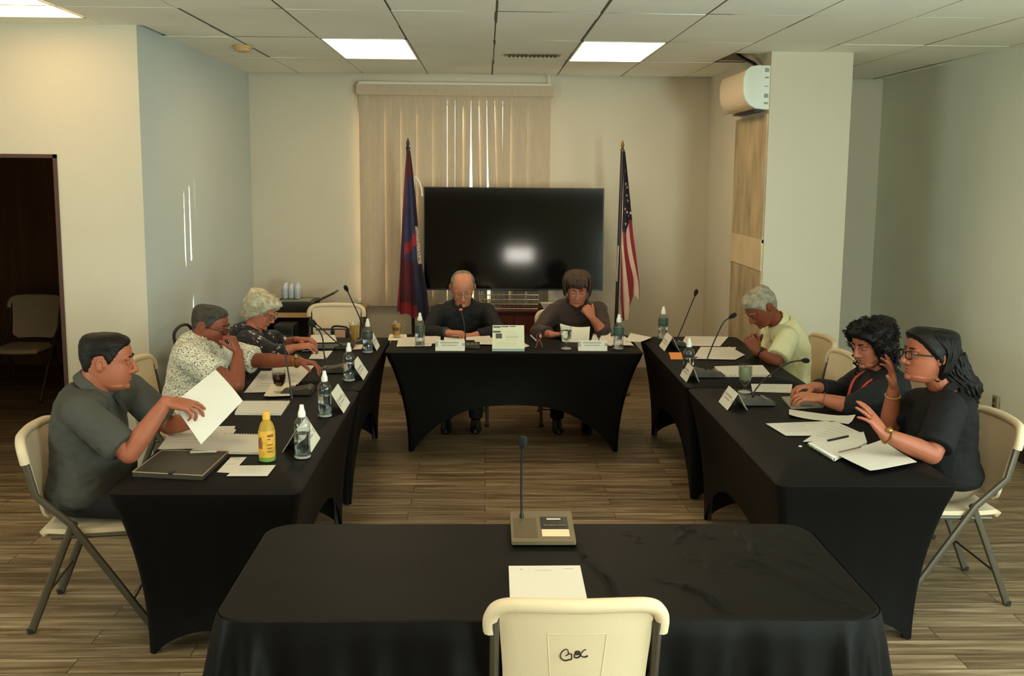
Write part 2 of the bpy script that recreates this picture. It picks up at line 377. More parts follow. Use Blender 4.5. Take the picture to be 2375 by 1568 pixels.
# air conditioner on the wing wall
t = thing('air_conditioner', 'white wall mounted air conditioner on the pillar', 'air conditioner', (2.136, 7.885, 2.655))
prof = [(0, .165), (-.10, .165), (-.150, .155), (-.185, .125), (-.20, .075), (-.20, -.03), (-.185, -.085), (-.150, -.13), (-.105, -.155), (0, -.165)]
def acl(y, s): return [(px*s-.0, y, pz*s) for px, pz in prof]
b = MB(); b.loft([acl(-.34, 1), acl(.40, 1)]); b.build('body', mat('air conditioner casing', (226, 206, 176), rough=.35), t, ang=25)
b = MB(); b.loft([acl(-.372, .96), acl(-.368, 1.0), acl(-.341, 1.0)])
for z, h in ((.13, .03), (.075, .012), (.01, .006), (-.06, .03), (-.115, .015)): b.box((-.028, -.374, z), (.03, .004, h), mi=1)
b.build('end_cap', [mat('daylight-tinted end cap', (222, 226, 212), rough=.35), mat('grey mark', (150, 148, 136))], t, ang=25)  # cap tinted cool, the daylight on it put into its colour
b = MB(); b.box((-.125, .03, -.148), (.09, .70, .006), Matrix.Rotation(-.35, 3, 'Y')); b.build('air_flap', mat('flap plastic', (150, 132, 106), rough=.5), t, False)
b = MB(); b.box((-.06, .03, -.169), (.07, .66, .008)); b.build('outlet_slot', M_black, t, False)
b = MB(); b.tube(cat_rom([(2.085, 7.70, 2.826), (2.06, 7.74, 2.86), (2.0, 7.9, 2.93), (1.95, 8.05, 3.05)]), .014); 
tag(b.build('pipe', M_black), 'black pipe from the air conditioner into the ceiling gap', 'pipe')

# ------------------------------------------------------------------ vertical blind
t = thing('vertical_blind', 'beige vertical blind over the window behind the screen', 'blind', (-.30, YB-.07, .70))
M_slat = mat('blind fabric', (194, 177, 152), rough=.8, spec=.2, var=.06, vscale=20, bump=.2, bscale=200, stretch=(4, 4, .6))
nt = M_slat.node_tree; bs = nt.nodes['Principled BSDF']; tr = nt.nodes.new('ShaderNodeBsdfTranslucent'); tr.inputs['Color'].default_value = (*lin((200, 182, 150)), 1)
mx = nt.nodes.new('ShaderNodeMixShader'); mx.inputs[0].default_value = .022; nt.links.new(bs.outputs[0], mx.inputs[1]); nt.links.new(tr.outputs[0], mx.inputs[2]); nt.links.new(mx.outputs[0], nt.nodes['Material Output'].inputs[0])
b = MB(); b.box((0, -.035, 2.065), (1.845, .012, .10)); b.box((-.918, 0, 2.065), (.012, .08, .10)); b.box((.918, 0, 2.065), (.012, .08, .10)); b.build('valance', M_slat, t, False)
b = MB(); b.box((0, 0, 2.115), (1.82, .05, .03)); b.tube([(-.9, -.03, 2.135), (.9, -.03, 2.13)], .006); b.build('headrail', M_white, t, False)
ns = 24; pitch = 1.80/ns
for k in range(ns):
    xk = -.90+pitch*(k+.5); h0, h1 = .012, 2.045
    wx = xk-.30                                            # world x
    ang = .10; wid = .088; sh = 0.
    if 10 <= k <= 18: ang, wid = .08, .0722
    grid = []
    for i in range(13):
        z = h0+(h1-h0)*i/12; f = 1-i/12; row = []
        dx = 0.
        aa = ang
        dx = {12: -.004, 13: -.022, 14: .030, 15: .014, 16: .042, 17: .012}.get(k, 0)*sm(.0, .9, f)
        for j in range(4):
            s_ = (j/3-.5)*wid; bow = .006*(1-(2*j/3-1)**2)
            row.append((xk+dx+s_*math.cos(aa)+bow*math.sin(aa), -s_*math.sin(aa)-bow+.005*(k % 2), z))
        grid.append(row)
    b = MB(); b.sheet(grid, .0012); b.build('slat', M_slat, t)
b = MB(); b.tube([(.585, YB-.1, CE), (.588, YB-.1, 2.79)], .006); tag(b.build('conduit', M_white), 'thin white conduit from the ceiling to the blind', 'conduit')
# outlet on the right wall
t = thing('wall_outlet', 'small outlet box low on the right-hand side wall', 'outlet', (XR-.002, 7.04, .335), -PI/2)
b = MB(); b.rbox((0, -.012, 0), (.075, .02, .115), .006); b.build('cover_plate', mat('beige outlet', (150, 132, 98), rough=.5), t)
b = MB()
for z in (-.025, .025): b.box((0, -.024, z), (.03, .006, .03))
b.build('socket', mat('dark outlet', (84, 70, 50)), t, False)
# ------------------------------------------------------------------ tables under fitted covers
M_spandex = mat('black stretch fabric', (5, 4, 3), rough=.6, spec=.19, var=.2, vscale=2, bump=.05, bscale=300)
M_cloth = mat('black plastic sheet cloth', (11, 10, 8), rough=.5, spec=.13, bump=.12, bscale=7, var=.1, vscale=3)
M_leg = mat('folding table leg', (60, 58, 54), rough=.4, metal=.7)
M_ttop = mat('grey table top', (150, 146, 136), rough=.6)
TZ = .745
def per(hx, hy, r, n=10, m=26):
    """points round a rounded rectangle, with the fraction along each side"""
    out = []
    sides = [((hx-r, -hy), (-hx+r, -hy)), ((-hx, -hy+r), (-hx, hy-r)), ((-hx+r, hy), (hx-r, hy)), ((hx, hy-r), (hx, -hy+r))]
    cents = [(-hx+r, -hy+r, 270), (-hx+r, hy-r, 180), (hx-r, hy-r, 90), (hx-r, -hy+r, 0)]
    for (a, b), (cx, cy, a0) in zip(sides, cents):
        k = m if abs(a[0]-b[0]) > abs(a[1]-b[1]) else m//2
        for i in range(k): out.append((a[0]+(b[0]-a[0])*i/k, a[1]+(b[1]-a[1])*i/k, i/k))
        for i in range(n):
            t = math.radians(a0-90*i/n); out.append((cx+r*math.cos(t), cy+r*math.sin(t), 1.))
    return out
def covered_table(label, x0, x1, y0, y1):
    hx, hy = (x1-x0)/2, (y1-y0)/2
    t = thing('covered_table', label, 'table', ((x0+x1)/2, (y0+y1)/2, 0), group='tables under black stretch covers')
    T = per(hx, hy, .04); rings = []
    lx, ly = hx-.155*(1 if hx > hy else .55), hy-.155*(1 if hy > hx else .55)
    B = per(lx, ly, .03)
    for k in range(15):
        f = k/14; q = (1-(1-f)**2.1)*sm(-.02, .10, f); ring = []
        for (tx, ty, u), (bx, by, u2) in zip(T, B):
            long = (abs(abs(ty)-hy) < 1e-6) == (hx > hy)
            hgt = (.345 if long else .10)
            arch = hgt*(1-abs(2*u-1)**2.6)**.9 if 0 < u < 1 else 0
            z = TZ-.006-(TZ-.006-arch)*f
            fold = .006*math.sin(9*u*PI)*f*(1-f) if long else .003*math.sin(7*u*PI)*f
            ring.append((tx+(bx-tx)*q-(fold if abs(tx) > abs(ty)*2 else 0), ty+(by-ty)*q+fold, z))
        rings.append(ring)
    top = per(hx-.006, hy-.006, .04)
    b = MB(); b.loft([[(x*.5, y*.5, TZ) for x, y, _ in top], [(x, y, TZ) for x, y, _ in top]]+rings, cap=False)
    b.add([(x*.5, y*.5, TZ) for x, y, _ in top], [tuple(range(len(top)))])
    b.build('fitted_cover', M_spandex, t, ang=50)
    b = MB(); b.rbox((0, 0, TZ-.022), (2*hx-.10, 2*hy-.10, .026), .03); b.build('tabletop', M_ttop, t)
    for sx in (-1, 1):
        for sy in (-1, 1):
            b = MB(); b.tube([(sx*(lx-.03), sy*(ly-.03), .0), (sx*(lx-.04), sy*(ly-.04), TZ-.05)], .014); b.build('leg', M_leg, t)
    return t
covered_table('black covered table facing the camera, at the head of the room', -.71, 1.12, 6.815, 7.60)
covered_table('near black covered table of the left row, by the man in grey', -1.485, -.725, 3.75, 5.58)
covered_table('far black covered table of the left row, by the patterned shirt', -1.485, -.725, 5.60, 7.43)
covered_table('near black covered table of the right row, by the gesturing woman', 1.195, 1.955, 3.85, 5.68)
covered_table('far black covered table of the right row, by the yellow shirt', 1.195, 1.955, 5.70, 7.53)

# front table under a loose sheet with folds
t = thing('draped_table', 'wide table in front under a loose shiny black cloth', 'table', (.195, 3.015, 0))
hx, hy = .962, .385; rings = []
T = per(hx, hy, .10, 14, 130)
n = len(T); FZ = .75
def wr(x, y):
    """shallow wrinkles lying on the top of the cloth"""
    w = 0
    for (ax, ay, bx, by, h, s_) in ((.50, .34, .60, .24, .004, .012), (.60, .20, .86, -.30, .0055, .012), (.70, .30, .72, .10, .004, .010), (.62, .02, .70, -.06, .004, .01), (.78, .12, .92, -.2, .004, .01),
                                    (.48, .10, .55, -.05, .003, .01), (.12, .20, .22, -.36, .0035, .010), (-.02, .36, .10, .20, .003, .012), (.42, -.14, .50, -.34, .004, .010), (.80, -.05, .90, -.36, .004, .012), (.52, .36, .47, .2, .003, .01), (.84, .3, .9, .1, .003, .01), (.3, .3, .34, .2, .002, .01), (.34, -.1, .45, -.2, .003, .012)):
        px, py, dx, dy = x-ax, y-ay, bx-ax, by-ay; L2 = dx*dx+dy*dy; u = max(0, min(1, (px*dx+py*dy)/L2))
        d = math.hypot(px-u*dx+.01*math.sin(9*u), py-u*dy); w += 1.7*h*math.exp(-(d/s_)**2)
    return w+.0012*noise.noise((x*5, y*5, 1.))
G = []; NX, NY = 150, 64
for i in range(NY+1):
    for j in range(NX+1): pass
for k in range(19):
    f = k/18; ring = []
    for i, (x, y, u) in enumerate(T):
        cn = math.hypot(max(0, abs(x)-(hx-.16))/.16, max(0, abs(y)-(hy-.16))/.16)/1.41 if abs(x) > hx-.16 and abs(y) > hy-.16 else 0
        L = .30+.16*sm(.55, 1, abs(x)/hx)+.10*cn
        nx, ny = (x-max(-hx+.1, min(hx-.1, x)), y-max(-hy+.1, min(hy-.1, y))); l = math.hypot(nx, ny) or 1; nx /= l; ny /= l
        s_ = i/n*2*PI
        fold = (.010*math.sin(s_*31+1)+.012*math.sin(s_*17)+.008*math.sin(s_*53))*f + cn*.05*math.sin(s_*70)*f
        out = .004+.008*math.sin(min(1, f*6)*PI/2)+fold+.06*cn*f+.055*f*f*sm(.5, 1, abs(x)/hx)
        ring.append((x+nx*out, y+ny*out, FZ-.004-L*f if k else FZ-.003))
    rings.append(ring)
b = MB(); b.loft(rings, cap=False)
# top surface as concentric rings so wrinkles resolve
tops = []
for k in range(0, 91):
    s_ = 1-k/90
    tops.append([(x*s_, y*s_, FZ+(0 if k == 0 else wr(x*s_, y*s_))) for x, y, _ in T] if s_ > 0 else [(x*.004, y*.004, FZ) for x, y, _ in T])
tops[0] = [(x, y, FZ-.003) for x, y, _ in T]
tops.insert(1, [(x*.996, y*.99, FZ) for x, y, _ in T])
b.loft(tops, cap=False); b.add(tops[-1], [tuple(range(n))])
me_ = b.build('draped_cloth', M_cloth, t, ang=60)
b = MB(); b.rbox((0, 0, FZ-.028), (2*hx-.04, 2*hy-.03, .04), .08); b.build('tabletop', M_ttop, t)
for sx in (-1, 1):
    for sy in (-1, 1):
        b = MB(); b.tube([(sx*.76, sy*.27, 0), (sx*.75, sy*.26, FZ-.05)], .014); b.build('leg', M_leg, t)

# ------------------------------------------------------------------ folding chairs
M_chair = mat('cream chair plastic', (214, 194, 162), rough=.5, spec=.4, bump=.08, bscale=220, var=.03, vscale=5)
M_tube = mat('brown grey chair frame', (84, 76, 62), rough=.45, metal=.35)
def backy(z): return -.195-.085*(z-.45)/.42
def folding_chair(label, loc, rz, group=None):
    t = thing('folding_chair', label, 'chair', loc, rz, group)
    grid = []
    for i in range(15):
        v = i/14; z = .50+.335*v; row = []
        hw = .196+.012*sm(.3, 1, v)
        if v < .12: hw -= .05*(1-v/.12)**2
        for j in range(17):
            u = 2*j/16-1; x = hw*u
            row.append((x, backy(z)-.028*(1-u*u)+.012*u*u, z+(.012*(1-u*u) if v > .9 else 0)))
        grid.append(row)
    b = MB(); b.sheet(grid, .012)
    # moulded recess outline on the rear face
    for (xa, za), (xb, zb) in (((-.08, .775), (.08, .775)), ((-.08, .775), (-.066, .585)), ((.08, .775), (.066, .585))):
        P = [(xa+(xb-xa)*k/6, backy(za+(zb-za)*k/6)-.028*(1-((xa+(xb-xa)*k/6)/.2)**2)-.0045, za+(zb-za)*k/6) for k in range(7)]
        b.tube(P, .0022, 6)
    rim = []
    for x, z in ((-.232, .765), (-.234, .79), (-.230, .815), (-.215, .838), (-.185, .852), (-.13, .858), (0, .860), (.13, .858), (.185, .852), (.215, .838), (.230, .815), (.234, .79), (.232, .765)):
        u = x/.234; rim.append((x, backy(z)-.028*(1-u*u)+.010*u*u, z))
    rim = cat_rom(rim, 4)
    b.tube(rim, .021, 10, up=(0, 1, 0)); b.build('backrest', M_chair, t, ang=50)
    b = MB(); q = []
    for k, (y, z, hw) in enumerate(((-.205, .428, .17), (-.215, .445, .185), (-.19, .457, .195), (-.1, .452, .2), (.05, .452, .2), (.15, .455, .198), (.195, .448, .19), (.208, .432, .18))):
        q.append([(hw*(2*j/12-1), y+(.012*(1-(2*j/12-1)**4)-.012 if k > 5 else 0), z-.006*(1-(2*j/12-1)**2)+(-.004)*abs(2*j/12-1)**6) for j in range(13)])
    b.sheet(q, .022); b.build('seat', M_chair, t, ang=50)
    for s_ in (-1, 1):
        b = MB(); b.tube([(s_*.222, backy(.80)+.004, .80), (s_*.222, backy(.62)+.01, .62), (s_*.218, -.085, .49), (s_*.215, .06, .27), (s_*.215, .23, .012)], .0175, 8, flat=.75); b.build('front_leg', M_tube, t)
        b = MB(); b.tube([(s_*.2, -.075, .49), (s_*.2, -.115, .40), (s_*.205, -.27, .012)], .0175, 8, flat=.75); b.build('rear_leg', M_tube, t)
        b = MB(); b.tube([(s_*.198, -.17, .425), (s_*.198, .17, .43)], .011, 8); b.build('seat_rail', M_tube, t)
        for (y, x) in ((.232, .215), (-.272, .205)):
            b = MB(); b.tube([(s_*x, y, 0), (s_*x, y-.004, .022)], .017, 8); b.build('foot', mat('rubber foot', (36, 32, 28), rough=.8), t)
    b = MB(); b.tube([(-.215, .155, .125), (.215, .155, .125)], .006, 6); b.build('crossbar', M_tube, t)
    b = MB(); b.tube([(-.203, -.21, .16), (.203, -.21, .16)], .006, 6); b.build('crossbar', M_tube, t)
    return t
G_CH = 'cream folding chairs'
c0 = folding_chair('cream folding chair under the man in the grey polo shirt', (-1.72, 4.335, 0), math.radians(-83.4), G_CH)
for loc, rz, lab in (
    ((2.19, 4.55, 0), 90, 'cream folding chair under the woman gesturing with both hands'),
    ((-1.83, 5.85, 0), -93, 'cream folding chair under the man in the patterned white shirt'),
    ((2.12, 6.80, 0), 92, 'cream folding chair under the man in the yellow shirt'),
    ((2.03, 6.16, 0), 90, 'empty cream folding chair between the yellow shirt and the curly-haired woman'),
    ((2.22, 5.40, 0), 90, 'cream folding chair under the curly-haired woman with a red lanyard'),
    ((-1.28, 8.12, 0), 180, 'empty cream folding chair in front of the desk, carrying a bag'),
    ((-.20, 7.83, 0), 180, 'cream folding chair under the man in black at the screen'),
    ((.66, 7.83, 0), 180, 'cream folding chair under the woman in dark brown'),
    ((-4.04, 8.60, 0), 180, 'cream folding chair standing in the dark doorway room'),
    ((-4.62, 8.55, 0), 176, 'cream folding chair half hidden by the left edge of the doorway room'),
): dup(c0, loc, math.radians(rz), lab)
fc = dup(c0, (.25, 2.785, 0), 0, 'cream folding chair in front with GBC hand-lettered on its back')
# hand lettering on the back of the front chair
def stroke(b, pts, r=.0034):
    P = cat_rom(pts, 6); Q = []
    for x, z in [(p[0], p[1]) for p in P]:
        Q.append((x, backy(z)-.028*(1-(x/.2)**2)-.0068, z))
    b.tube(Q, r, 6, flat=.35, up=(0, 0, 1))
def LT(px, pz): return ((px-700)/1704*.171-.004, .758-(pz-540)/1704*.1705, 0)
b = MB()
stroke(b, [LT(*p) for p in ((505, 850), (455, 825), (390, 860), (330, 950), (310, 1060), (350, 1140), (430, 1180), (540, 1150), (605, 1130), (605, 1050), (600, 975), (530, 960), (505, 880))])
stroke(b, [LT(*p) for p in ((455, 1035), (530, 975), (600, 968))])
stroke(b, [LT(*p) for p in ((745, 895), (700, 960), (690, 1060), (720, 1085), (790, 1070), (835, 1020), (800, 990), (720, 1000), (800, 960), (800, 910), (740, 900), (700, 940))])
stroke(b, [LT(*p) for p in ((985, 850), (955, 840), (900, 900), (860, 980), (880, 1045), (960, 1065), (1045, 1030))])
b.build('lettering', mat('black marker ink', (46, 38, 28), rough=.6), fc)
# dark frame chair behind the grey haired woman
t = thing('metal_chair', 'black metal chair behind the grey-haired woman', 'chair', (-1.83, 6.80, 0), -PI/2)
b = MB()
b.tube(cat_rom([(-.2, -.2, .45), (-.2, -.26, .8), (-.17, -.28, .90), (0, -.285, .93), (.17, -.28, .90), (.2, -.26, .8), (.2, -.2, .45)], 6), .011, 8); b.build('back_frame', M_black, t)
b = MB(); b.sheet([[(-.19+.38*j/8, -.245-.02*(1-(j/4-1)**2)-.03*(z-.6), z) for j in range(9)] for z in (.6, .68, .76, .80)], .015); b.build('backrest', M_black, t)
b = MB(); b.rbox((0, 0, .445), (.42, .40, .03), .04); b.build('seat', M_black, t)
for sx in (-1, 1):
    for y0, y1 in ((.17, .2), (-.17, -.22)):
        b = MB(); b.tube([(sx*.19, y0, .44), (sx*.2, y1, 0)], .011); b.build('leg', M_black, t)

# ------------------------------------------------------------------ screen, credenza, flags
M_tv = mat('television screen', (7, 7, 6), rough=.075, spec=.45)
t = thing('television', 'large flat black screen standing on the credenza', 'television', (.255, 9.0, .772))
TILT = Matrix.Rotation(math.radians(-3.2), 3, 'X')
def tvp(p): return TILT @ V(p)
b = MB(); b.box(tvp((0, .02, .625)), (1.655, .045, .945), TILT); b.box(tvp((0, .06, .55)), (1.1, .05, .5), TILT); b.build('housing', mat('screen housing', (13, 12, 11), rough=.4), t, False)
b = MB(); b.box(tvp((0, -.004, .628)), (1.632, .004, .918), TILT); b.build('screen', M_tv, t, False)
for s_ in (-1, 1):
    b = MB(); b.tube([(s_*.55, .02, .17), (s_*.55, .02, .05), (s_*.58, -.12, .012)], .011); b.tube([(s_*.55, .02, .05), (s_*.58, .15, .012)], .011); b.build('stand_foot', M_black, t)
M_cred = mat('dark red brown wood', (70, 26, 18), rough=.4, var=.3, vscale=4, stretch=(1, 6, 6), spec=.5)
t = thing('credenza', 'dark red-brown wooden credenza under the screen', 'cabinet', (.255, 9.03, 0))
b = MB(); b.box((0, 0, .39), (1.36, .42, .70)); b.box((0, .0, .02), (1.3, .38, .04)); b.build('carcass', M_cred, t, False)
b = MB(); b.rbox((0, 0, .756), (1.42, .46, .03), .012); b.build('cabinet_top', M_cred, t)
for k in range(4):
    x = -.51+.34*k; b = MB(); b.box((x, -.215, .38), (.33, .018, .66)); d = b.build('cabinet_door', M_cred, t, False)
    b = MB(); b.tube([(x+(.13 if k % 2 == 0 else -.13), -.235, .44), (x+(.13 if k % 2 == 0 else -.13), -.235, .56)], .006); b.build('pull', M_steel, d)
# wire letter tray on the credenza
t = thing('wire_basket', 'wire basket on the credenza between the two seated people', 'basket', (.21, 9.0, .772))
M_wire = mat('bright wire', (210, 206, 190), rough=.25, metal=.9)
b = MB()
for k in range(13): b.tube([(-.26+.52*k/12, -.15, .003), (-.27+.54*k/12, -.155, .13)], .0022, 6); b.tube([(-.26+.52*k/12, .15, .003), (-.27+.54*k/12, .155, .13)], .0022, 6)
for z in (.003, .045, .088, .13):
    e = .26+.01*z/.13; f = .15+.005*z/.13
    b.tube([(-e, -f, z), (e, -f, z), (e, f, z), (-e, f, z), (-e, -f, z)], .003, 6)
b.build('wire_mesh', M_wire, t)
t = thing('document_tray', 'pale tray at the right end of the wire basket', 'tray', (.63, 8.88, .772))
b = MB(); b.loft([[(sx*w, sy*d, z) for sx, sy in ((-1, -1), (1, -1), (1, 1), (-1, 1))] for w, d, z in ((.10, .045, 0), (.135, .06, .055), (.128, .054, .055), (.095, .04, .006))], cap=True); b.build('tray_body', mat('pale tray', (196, 190, 172), rough=.4), t, False)

M_pole = mat('dark flag pole', (34, 20, 15), rough=.35, spec=.5)
M_gold = mat('brass finial', (120, 96, 50), rough=.35, metal=.8)
def pole(t, lean, zt):
    b = MB(); b.tube([(0, 0, .05), (lean*.5, 0, zt/2), (lean, 0, zt)], .016, 10); b.build('pole', M_pole, t)
    b = MB(); b.lathe((lean, 0, zt), [(.018, 0), (.02, .015), (.008, .025), (.016, .045), (.012, .07), (.001, .10)], 12); b.build('finial', M_gold if lean > .02 else M_pole, t)
    b = MB(); b.lathe((0, 0, 0), [(.15, 0), (.155, .012), (.12, .03), (.03, .045), (.026, .10)], 24); b.build('base', M_gold, t)
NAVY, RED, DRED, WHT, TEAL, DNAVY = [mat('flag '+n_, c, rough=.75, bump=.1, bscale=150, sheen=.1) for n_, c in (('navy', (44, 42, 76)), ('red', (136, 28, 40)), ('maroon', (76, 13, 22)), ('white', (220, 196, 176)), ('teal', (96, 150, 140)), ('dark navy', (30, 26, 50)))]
# territorial flag: blue field, red border, oval seal at the fold
t = thing('territory_flag', 'blue and red flag hanging on a pole left of the screen', 'flag', (-.64, 8.80, 0)); pole(t, -.055, 2.20)
NZ, NS = 200, 96; grid = []
for i in range(NZ+1):
    v = i/NZ; row = []
    zl, zr_ = 2.19-1.43*v, 2.19-1.52*v-.0
    L = -.062-.092*min(1, v*1.05)**.8; Rr = -.035+.125*min(1, v*1.2)**.85+.03*sm(.65, 1, v)
    for j in range(NS+1):
        u = j/NS; amp = .012+.055*v
        ph = u*2*PI*2.6+.6*math.sin(v*4)
        row.append((L+(Rr-L)*u+.012*v*math.sin(ph*2+1), -.035*v-.02+amp*math.sin(ph)*.6, zl+(zr_-zl)*u-.02*v*math.sin(ph)))
    grid.append(row)
b = MB(); b.sheet(grid, .002)
nq = NZ*NS
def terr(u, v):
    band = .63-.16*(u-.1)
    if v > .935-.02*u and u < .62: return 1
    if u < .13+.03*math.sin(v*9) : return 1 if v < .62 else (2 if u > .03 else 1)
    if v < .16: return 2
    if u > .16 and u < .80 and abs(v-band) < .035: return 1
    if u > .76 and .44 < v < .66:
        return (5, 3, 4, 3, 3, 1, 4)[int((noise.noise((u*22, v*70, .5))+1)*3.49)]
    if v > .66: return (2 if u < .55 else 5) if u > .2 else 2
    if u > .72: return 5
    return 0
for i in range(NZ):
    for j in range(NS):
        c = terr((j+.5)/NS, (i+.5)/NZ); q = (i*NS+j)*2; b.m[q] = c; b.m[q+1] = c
b.build('flag_cloth', [NAVY, RED, DRED, WHT, TEAL, DNAVY], t, ang=80)
# national flag: starred canton over red and white stripes
t = thing('national_flag', 'stars and stripes flag hanging on a pole right of the screen', 'flag', (1.175, 8.80, 0)); pole(t, .03, 2.20)
b0 = MB(); b0.tube([(.004, -.018, 1.04), (.012, -.018, 1.36)], .008); b0.build('pole_strip', mat('pale pole strip', (170, 150, 128), rough=.3, metal=.4), t)  # pale strip along the front of the pole
grid = []
def usx(u, v):
    Lx = .040+.008*v-.02*sm(.3, .8, v)+.012*sm(.5, .9, v); Rx = .05+.155*min(1, v*1.08)**.95-.01*sm(.85, 1, v)
    return Lx, Rx
for i in range(NZ+1):
    v = i/NZ; row = []
    for j in range(NS+1):
        u = j/NS; Lx, Rx = usx(u, v); ph = u*2*PI*1.8+.8*math.sin(v*3+1); amp = .01+.05*v
        zb = 1.43+.09*math.sin(u*5+.3)-.10*(u > .45)*(1-abs(u-.7)*3) if True else 0
        row.append((Lx+(Rx-Lx)*u+.008*v*math.sin(ph*2), -.02-.03*v+amp*math.sin(ph)*.6, 2.20-zb*v))
    grid.append(row)
b = MB(); b.sheet(grid, .002)
def us(u, v):
    if v < .475: return 3 if (u < .22 and v > .28 and int(v*60) % 4 < 2 and u > .05) else 0
    s_ = u*1.0-(v-.475)*.70+.30
    return 1 if (s_*4.3) % 2 < 1 else 2
for i in range(NZ):
    for j in range(NS):
        c = us((j+.5)/NS, (i+.5)/NZ); q = (i*NS+j)*2; b.m[q] = c; b.m[q+1] = c
for (u, v, s_) in ((.45, .195, .012), (.5, .275, .013), (.68, .34, .015), (.48, .375, .015), (.84, .425, .014), (.36, .425, .012), (.72, .25, .011), (.3, .335, .011), (.62, .43, .012), (.4, .12, .008)):
    i, j = int(v*NZ), int(u*NS); p = V(grid[i][j]); du = V(grid[i][j+1])-V(grid[i][j-1]); dv = V(grid[i+1][j])-V(grid[i-1][j])
    nn = du.cross(dv).normalized(); nn = nn if nn.y < 0 else -nn
    ex = (V((1, 0, 0))-nn*nn.x).normalized(); ez = nn.cross(ex)
    P = [p+nn*.004+(ex*math.sin(k*PI/5)+ez*math.cos(k*PI/5))*s_*1.35*(1 if k % 2 == 0 else .42) for k in range(10)]
    b.add([p+nn*.0045]+P, [(0, k+1, (k+1) % 10+1) for k in range(10)], 2)
b.build('flag_cloth', [mat('flag canton', (34, 30, 44), rough=.75), RED, WHT, DRED], t, ang=80)
# white cable behind the screen
b = MB(); b.tube(cat_rom([(-.585, 9.05, 1.78), (-.60, 9.08, 1.87), (-.63, 9.1, 1.935), (-.66, 9.12, 1.955), (-.665, 9.13, 1.85), (-.66, 9.14, 1.4), (-.64, 9.2, .80), (-.62, 9.26, .30), (-.60, 9.32, .008), (-.45, 9.4, .008)]), .008); tag(b.build('cable', M_white), 'white cable looping above the top left corner of the screen', 'cable')

# ------------------------------------------------------------------ side desk in the far left corner
M_desk = mat('tan desk laminate', (186, 148, 98), rough=.45, var=.06, vscale=3)
t = thing('side_desk', 'small tan desk in the corner behind the grey-haired woman', 'desk', (-1.60, 9.05, 0))
b = MB(); b.box((0, 0, .725), (.95, .74, .03)); b.build('desktop', M_desk, t, False)
for s_ in (-1, 1):
    b = MB(); b.box((s_*.44, 0, .355), (.03, .70, .71)); b.build('side_panel', mat('dark desk side', (44, 34, 26), rough=.5), t, False)
b = MB(); b.box((0, .33, .5), (.85, .02, .4)); b.build('modesty_panel', mat('dark desk side', (44, 34, 26)), t, False)
t = thing('printer', 'black printer with an open tray on the corner desk', 'printer', (-1.70, 8.98, .74))
b = MB(); b.rbox((-.03, 0, .045), (.36, .40, .09), .02); b.build('printer_body', M_black, t)
b = MB(); b.box((.20, .08, .10), (.26, .26, .012), Matrix.Rotation(-.45, 3, 'Y')); b.build('paper_tray', M_black, t, False)
b = MB(); b.box((-.02, -.02, .093), (.26, .2, .006)); b.build('printer_lid', mat('pale lid', (150, 146, 112), rough=.5), t, False)
t = thing('equipment_tower', 'upright black box beside the corner desk', 'box', (-1.74, 8.52, 0))
b = MB(); b.rbox((0, 0, .34), (.17, .24, .68), .012); b.build('casing', M_black, t); b = MB(); b.box((.0, -.123, .4), (.13, .006, .5)); b.build('front_panel', mat('charcoal panel', (32, 34, 26), rough=.5), t, False)
M_clear = mat_glass('clear plastic', (.93, .95, .96), .08)
M_water = mat('water', (.93, .97, .96), rough=.02, trans=1., ior=1.33, spec=.5)
t = thing('bottle_pack', 'shrink-wrapped pack of water bottles on the black printer', 'bottle pack', (-1.78, 9.0, .845))
b = MB()
for i in range(3):
    for j in range(2):
        b.lathe((-.055+.055*i, -.03+.06*j, 0), [(.024, 0), (.027, .01), (.027, .085), (.02, .11), (.011, .125), (.011, .14), (.001, .141)], 12)
b.build('bottles', mat('hazy bottle plastic', (232, 232, 236), rough=.2, trans=.25, ior=1.3), t)
b = MB(); b.rbox((0, 0, .05), (.18, .135, .085), .03); b.build('shrink_wrap', mat_glass('shrink wrap', (.86, .88, .92), .15), t)
t = thing('handbag', 'black and pink handbag on the empty chair by the desk', 'handbag', (-1.25, 8.08, .462))
b = MB(); b.rbox((0, 0, .12), (.34, .16, .24), .05); b.build('bag_body', mat('black bag cloth', (24, 20, 20), rough=.7), t)
b = MB(); b.box((.055, -.085, .195), (.085, .012, .105)); b.build('front_pocket', mat('pink pocket', (206, 160, 132), rough=.6), t, False)
b = MB(); b.box((-.09, -.083, .205), (.13, .012, .075)); b.build('side_pocket', mat('cream pocket', (222, 206, 176), rough=.6), t, False)
b = MB(); b.tube(cat_rom([(-.02, -.03, .235), (-.015, -.03, .262), (.01, -.03, .272), (.05, -.03, .27), (.10, -.03, .262), (.12, -.03, .235)]), .008); b.build('handle', M_black, t)

